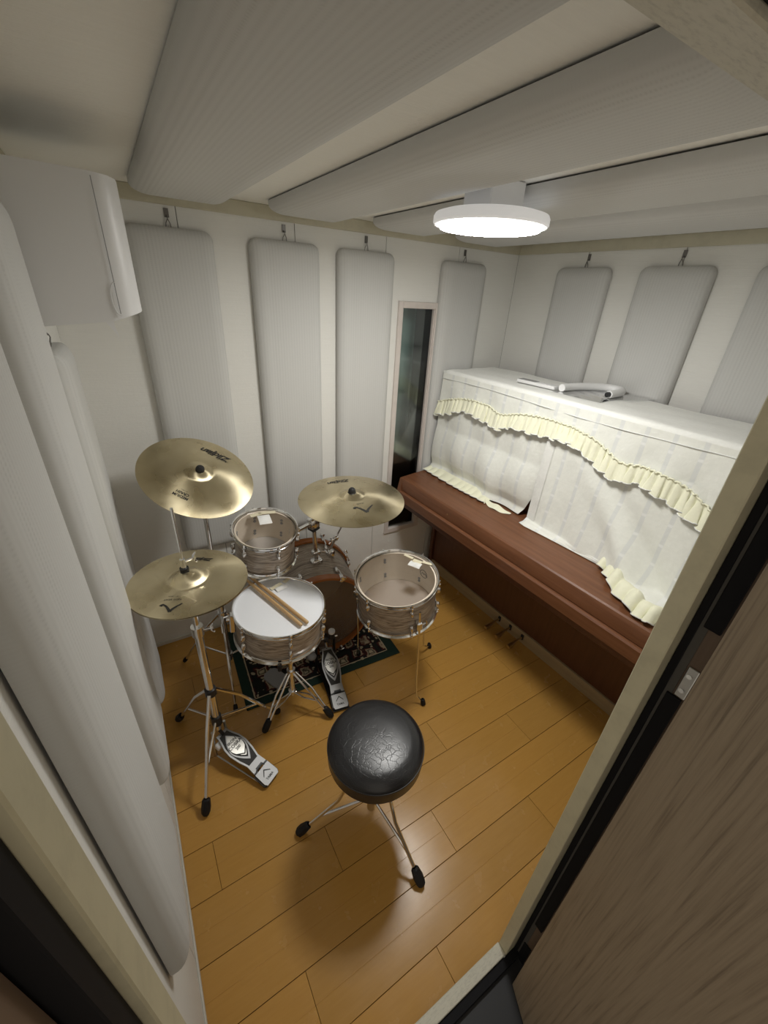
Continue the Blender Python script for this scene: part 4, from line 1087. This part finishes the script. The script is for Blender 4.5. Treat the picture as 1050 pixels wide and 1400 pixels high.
tripod(t, I, c, [(.390, -.768, 0), (.673, -.843, 0), (.590, -.52, .010)], .22, .088, .0075, True, footr=.0165, foot_len=.062)

# ================================================================== THRONE
c = Vector((.628, -1.299, 0)); I = Matrix.Translation(-c); ZS = .502
t = thing('drum_throne', 'round black vinyl drum throne on a chrome tripod', 'stool', Matrix.Translation(c))
RT = .157
G().lathe([(.001, ZS+.0), (.06, ZS-.0005), (.11, ZS-.003), (.135, ZS-.008), (.149, ZS-.017), (.155, ZS-.028), (RT, ZS-.036)], 72).build('cushion', 'vinyl', t, 60)
G().tube([(RT*math.cos(a), RT*math.sin(a), ZS-.036) for a in [2*PI*i/72 for i in range(72)]], .0022, 6, True).build('piping', 'piping', t)
G().lathe([(RT, ZS-.0365), (RT, ZS-.082), (.153, ZS-.092), (.13, ZS-.095), (.001, ZS-.095)], 72).build('side_band', 'vinyl', t, 40)
G().cyl((0, 0, ZS-.125), (0, 0, ZS-.096), .045, n=20).build('seat_mount', 'steel', t)
G().cyl((0, 0, .24), (0, 0, ZS-.12), .0125, n=16).build('upper_post', 'chrome', t)
G().cyl((0, 0, .085), (0, 0, .33), .0165, n=18).build('lower_post', 'chrome', t)
G().cyl((0, 0, .31), (0, 0, .345), .024, n=18).build('leg_collar', 'chrome', t)
bc = G().cyl((0, 0, .135), (0, 0, .16), .022, n=18).build('brace_collar', 'chrome', t)
G().cyl((0, 0, .161), (0, 0, .172), .0195, n=18).build('bushing', 'rubber', bc)
for fx, fy in ((.382, -1.215), (.677, -1.552), (.825, -1.130)):
    f = Vector((fx, fy, .016))-c; d = Vector((f.x, f.y, 0)).normalized(); side = Vector((-d.y, d.x, 0))
    p0 = Vector((0, 0, .328))+d*.02
    pts = [p0, p0+d*.035+Vector((0, 0, -.004)), p0+d*.060+Vector((0, 0, -.030)), p0+d*.072+Vector((0, 0, -.075)), f*.47+Vector((0, 0, .165)), f*.78+Vector((0, 0, .068)), f*.94+Vector((0, 0, .02))]
    lg = G().tube(pts, .0062, 8).build('leg', 'chrome', t)
    G().tube([Vector((0, 0, .145))+d*.02, f*.70+Vector((0, 0, .085))], .0056, 8).build('brace', 'chrome', lg)
    u = (pts[-1]-pts[-2]).normalized(); fl_ = .064
    G().lathe([(.009, 0), (.014, .006), (.0185, .034), (.0165, .056), (.010, fl_), (.001, fl_)], 7, frame(f-u*.048+Vector((0, 0, .004)), u)).build('rubber_foot', 'rubber', lg, 25)

# ================================================================== RUG and small things on it
RA = math.radians(-3.2)
RM = Matrix.Translation((.775, -.375, .0005)) @ Matrix.Rotation(RA, 4, 'Z')
t = thing('rug', 'small dark green bordered patterned rug under the bass drum', 'rug', RM)
rw, rh_ = .415, .275
G().box(-rw, rw, -rh_, rh_, 0, .006, .002).build('border', 'rugborder', t, 0)
G().box(-rw+.045, rw-.055, -rh_+.040, rh_-.040, .0062, .0078, .0005).build('patterned_field', 'rug', t, 0)
cr_ = mat('rug_cream', (.40, .34, .23), .95)
for q in ((-rw+.047, rw-.057, -rh_+.042, -rh_+.047), (-rw+.047, -rw+.052, -rh_+.042, rh_-.042), (rw-.062, rw-.057, -rh_+.042, rh_-.042)):
    G().box(*q, .0079, .0083).build('cream_line', cr_, t, 0)
t = thing('grey_pad', 'rounded grey pad lying on the rug under the snare drum', 'pad', Matrix.Translation((.520, -.520, .009)) @ Matrix.Rotation(.42, 4, 'Z'))
G().prism(rrect(.082, .125, .03), 0, .010).build('pad_body', 'greyfelt', t, 30)
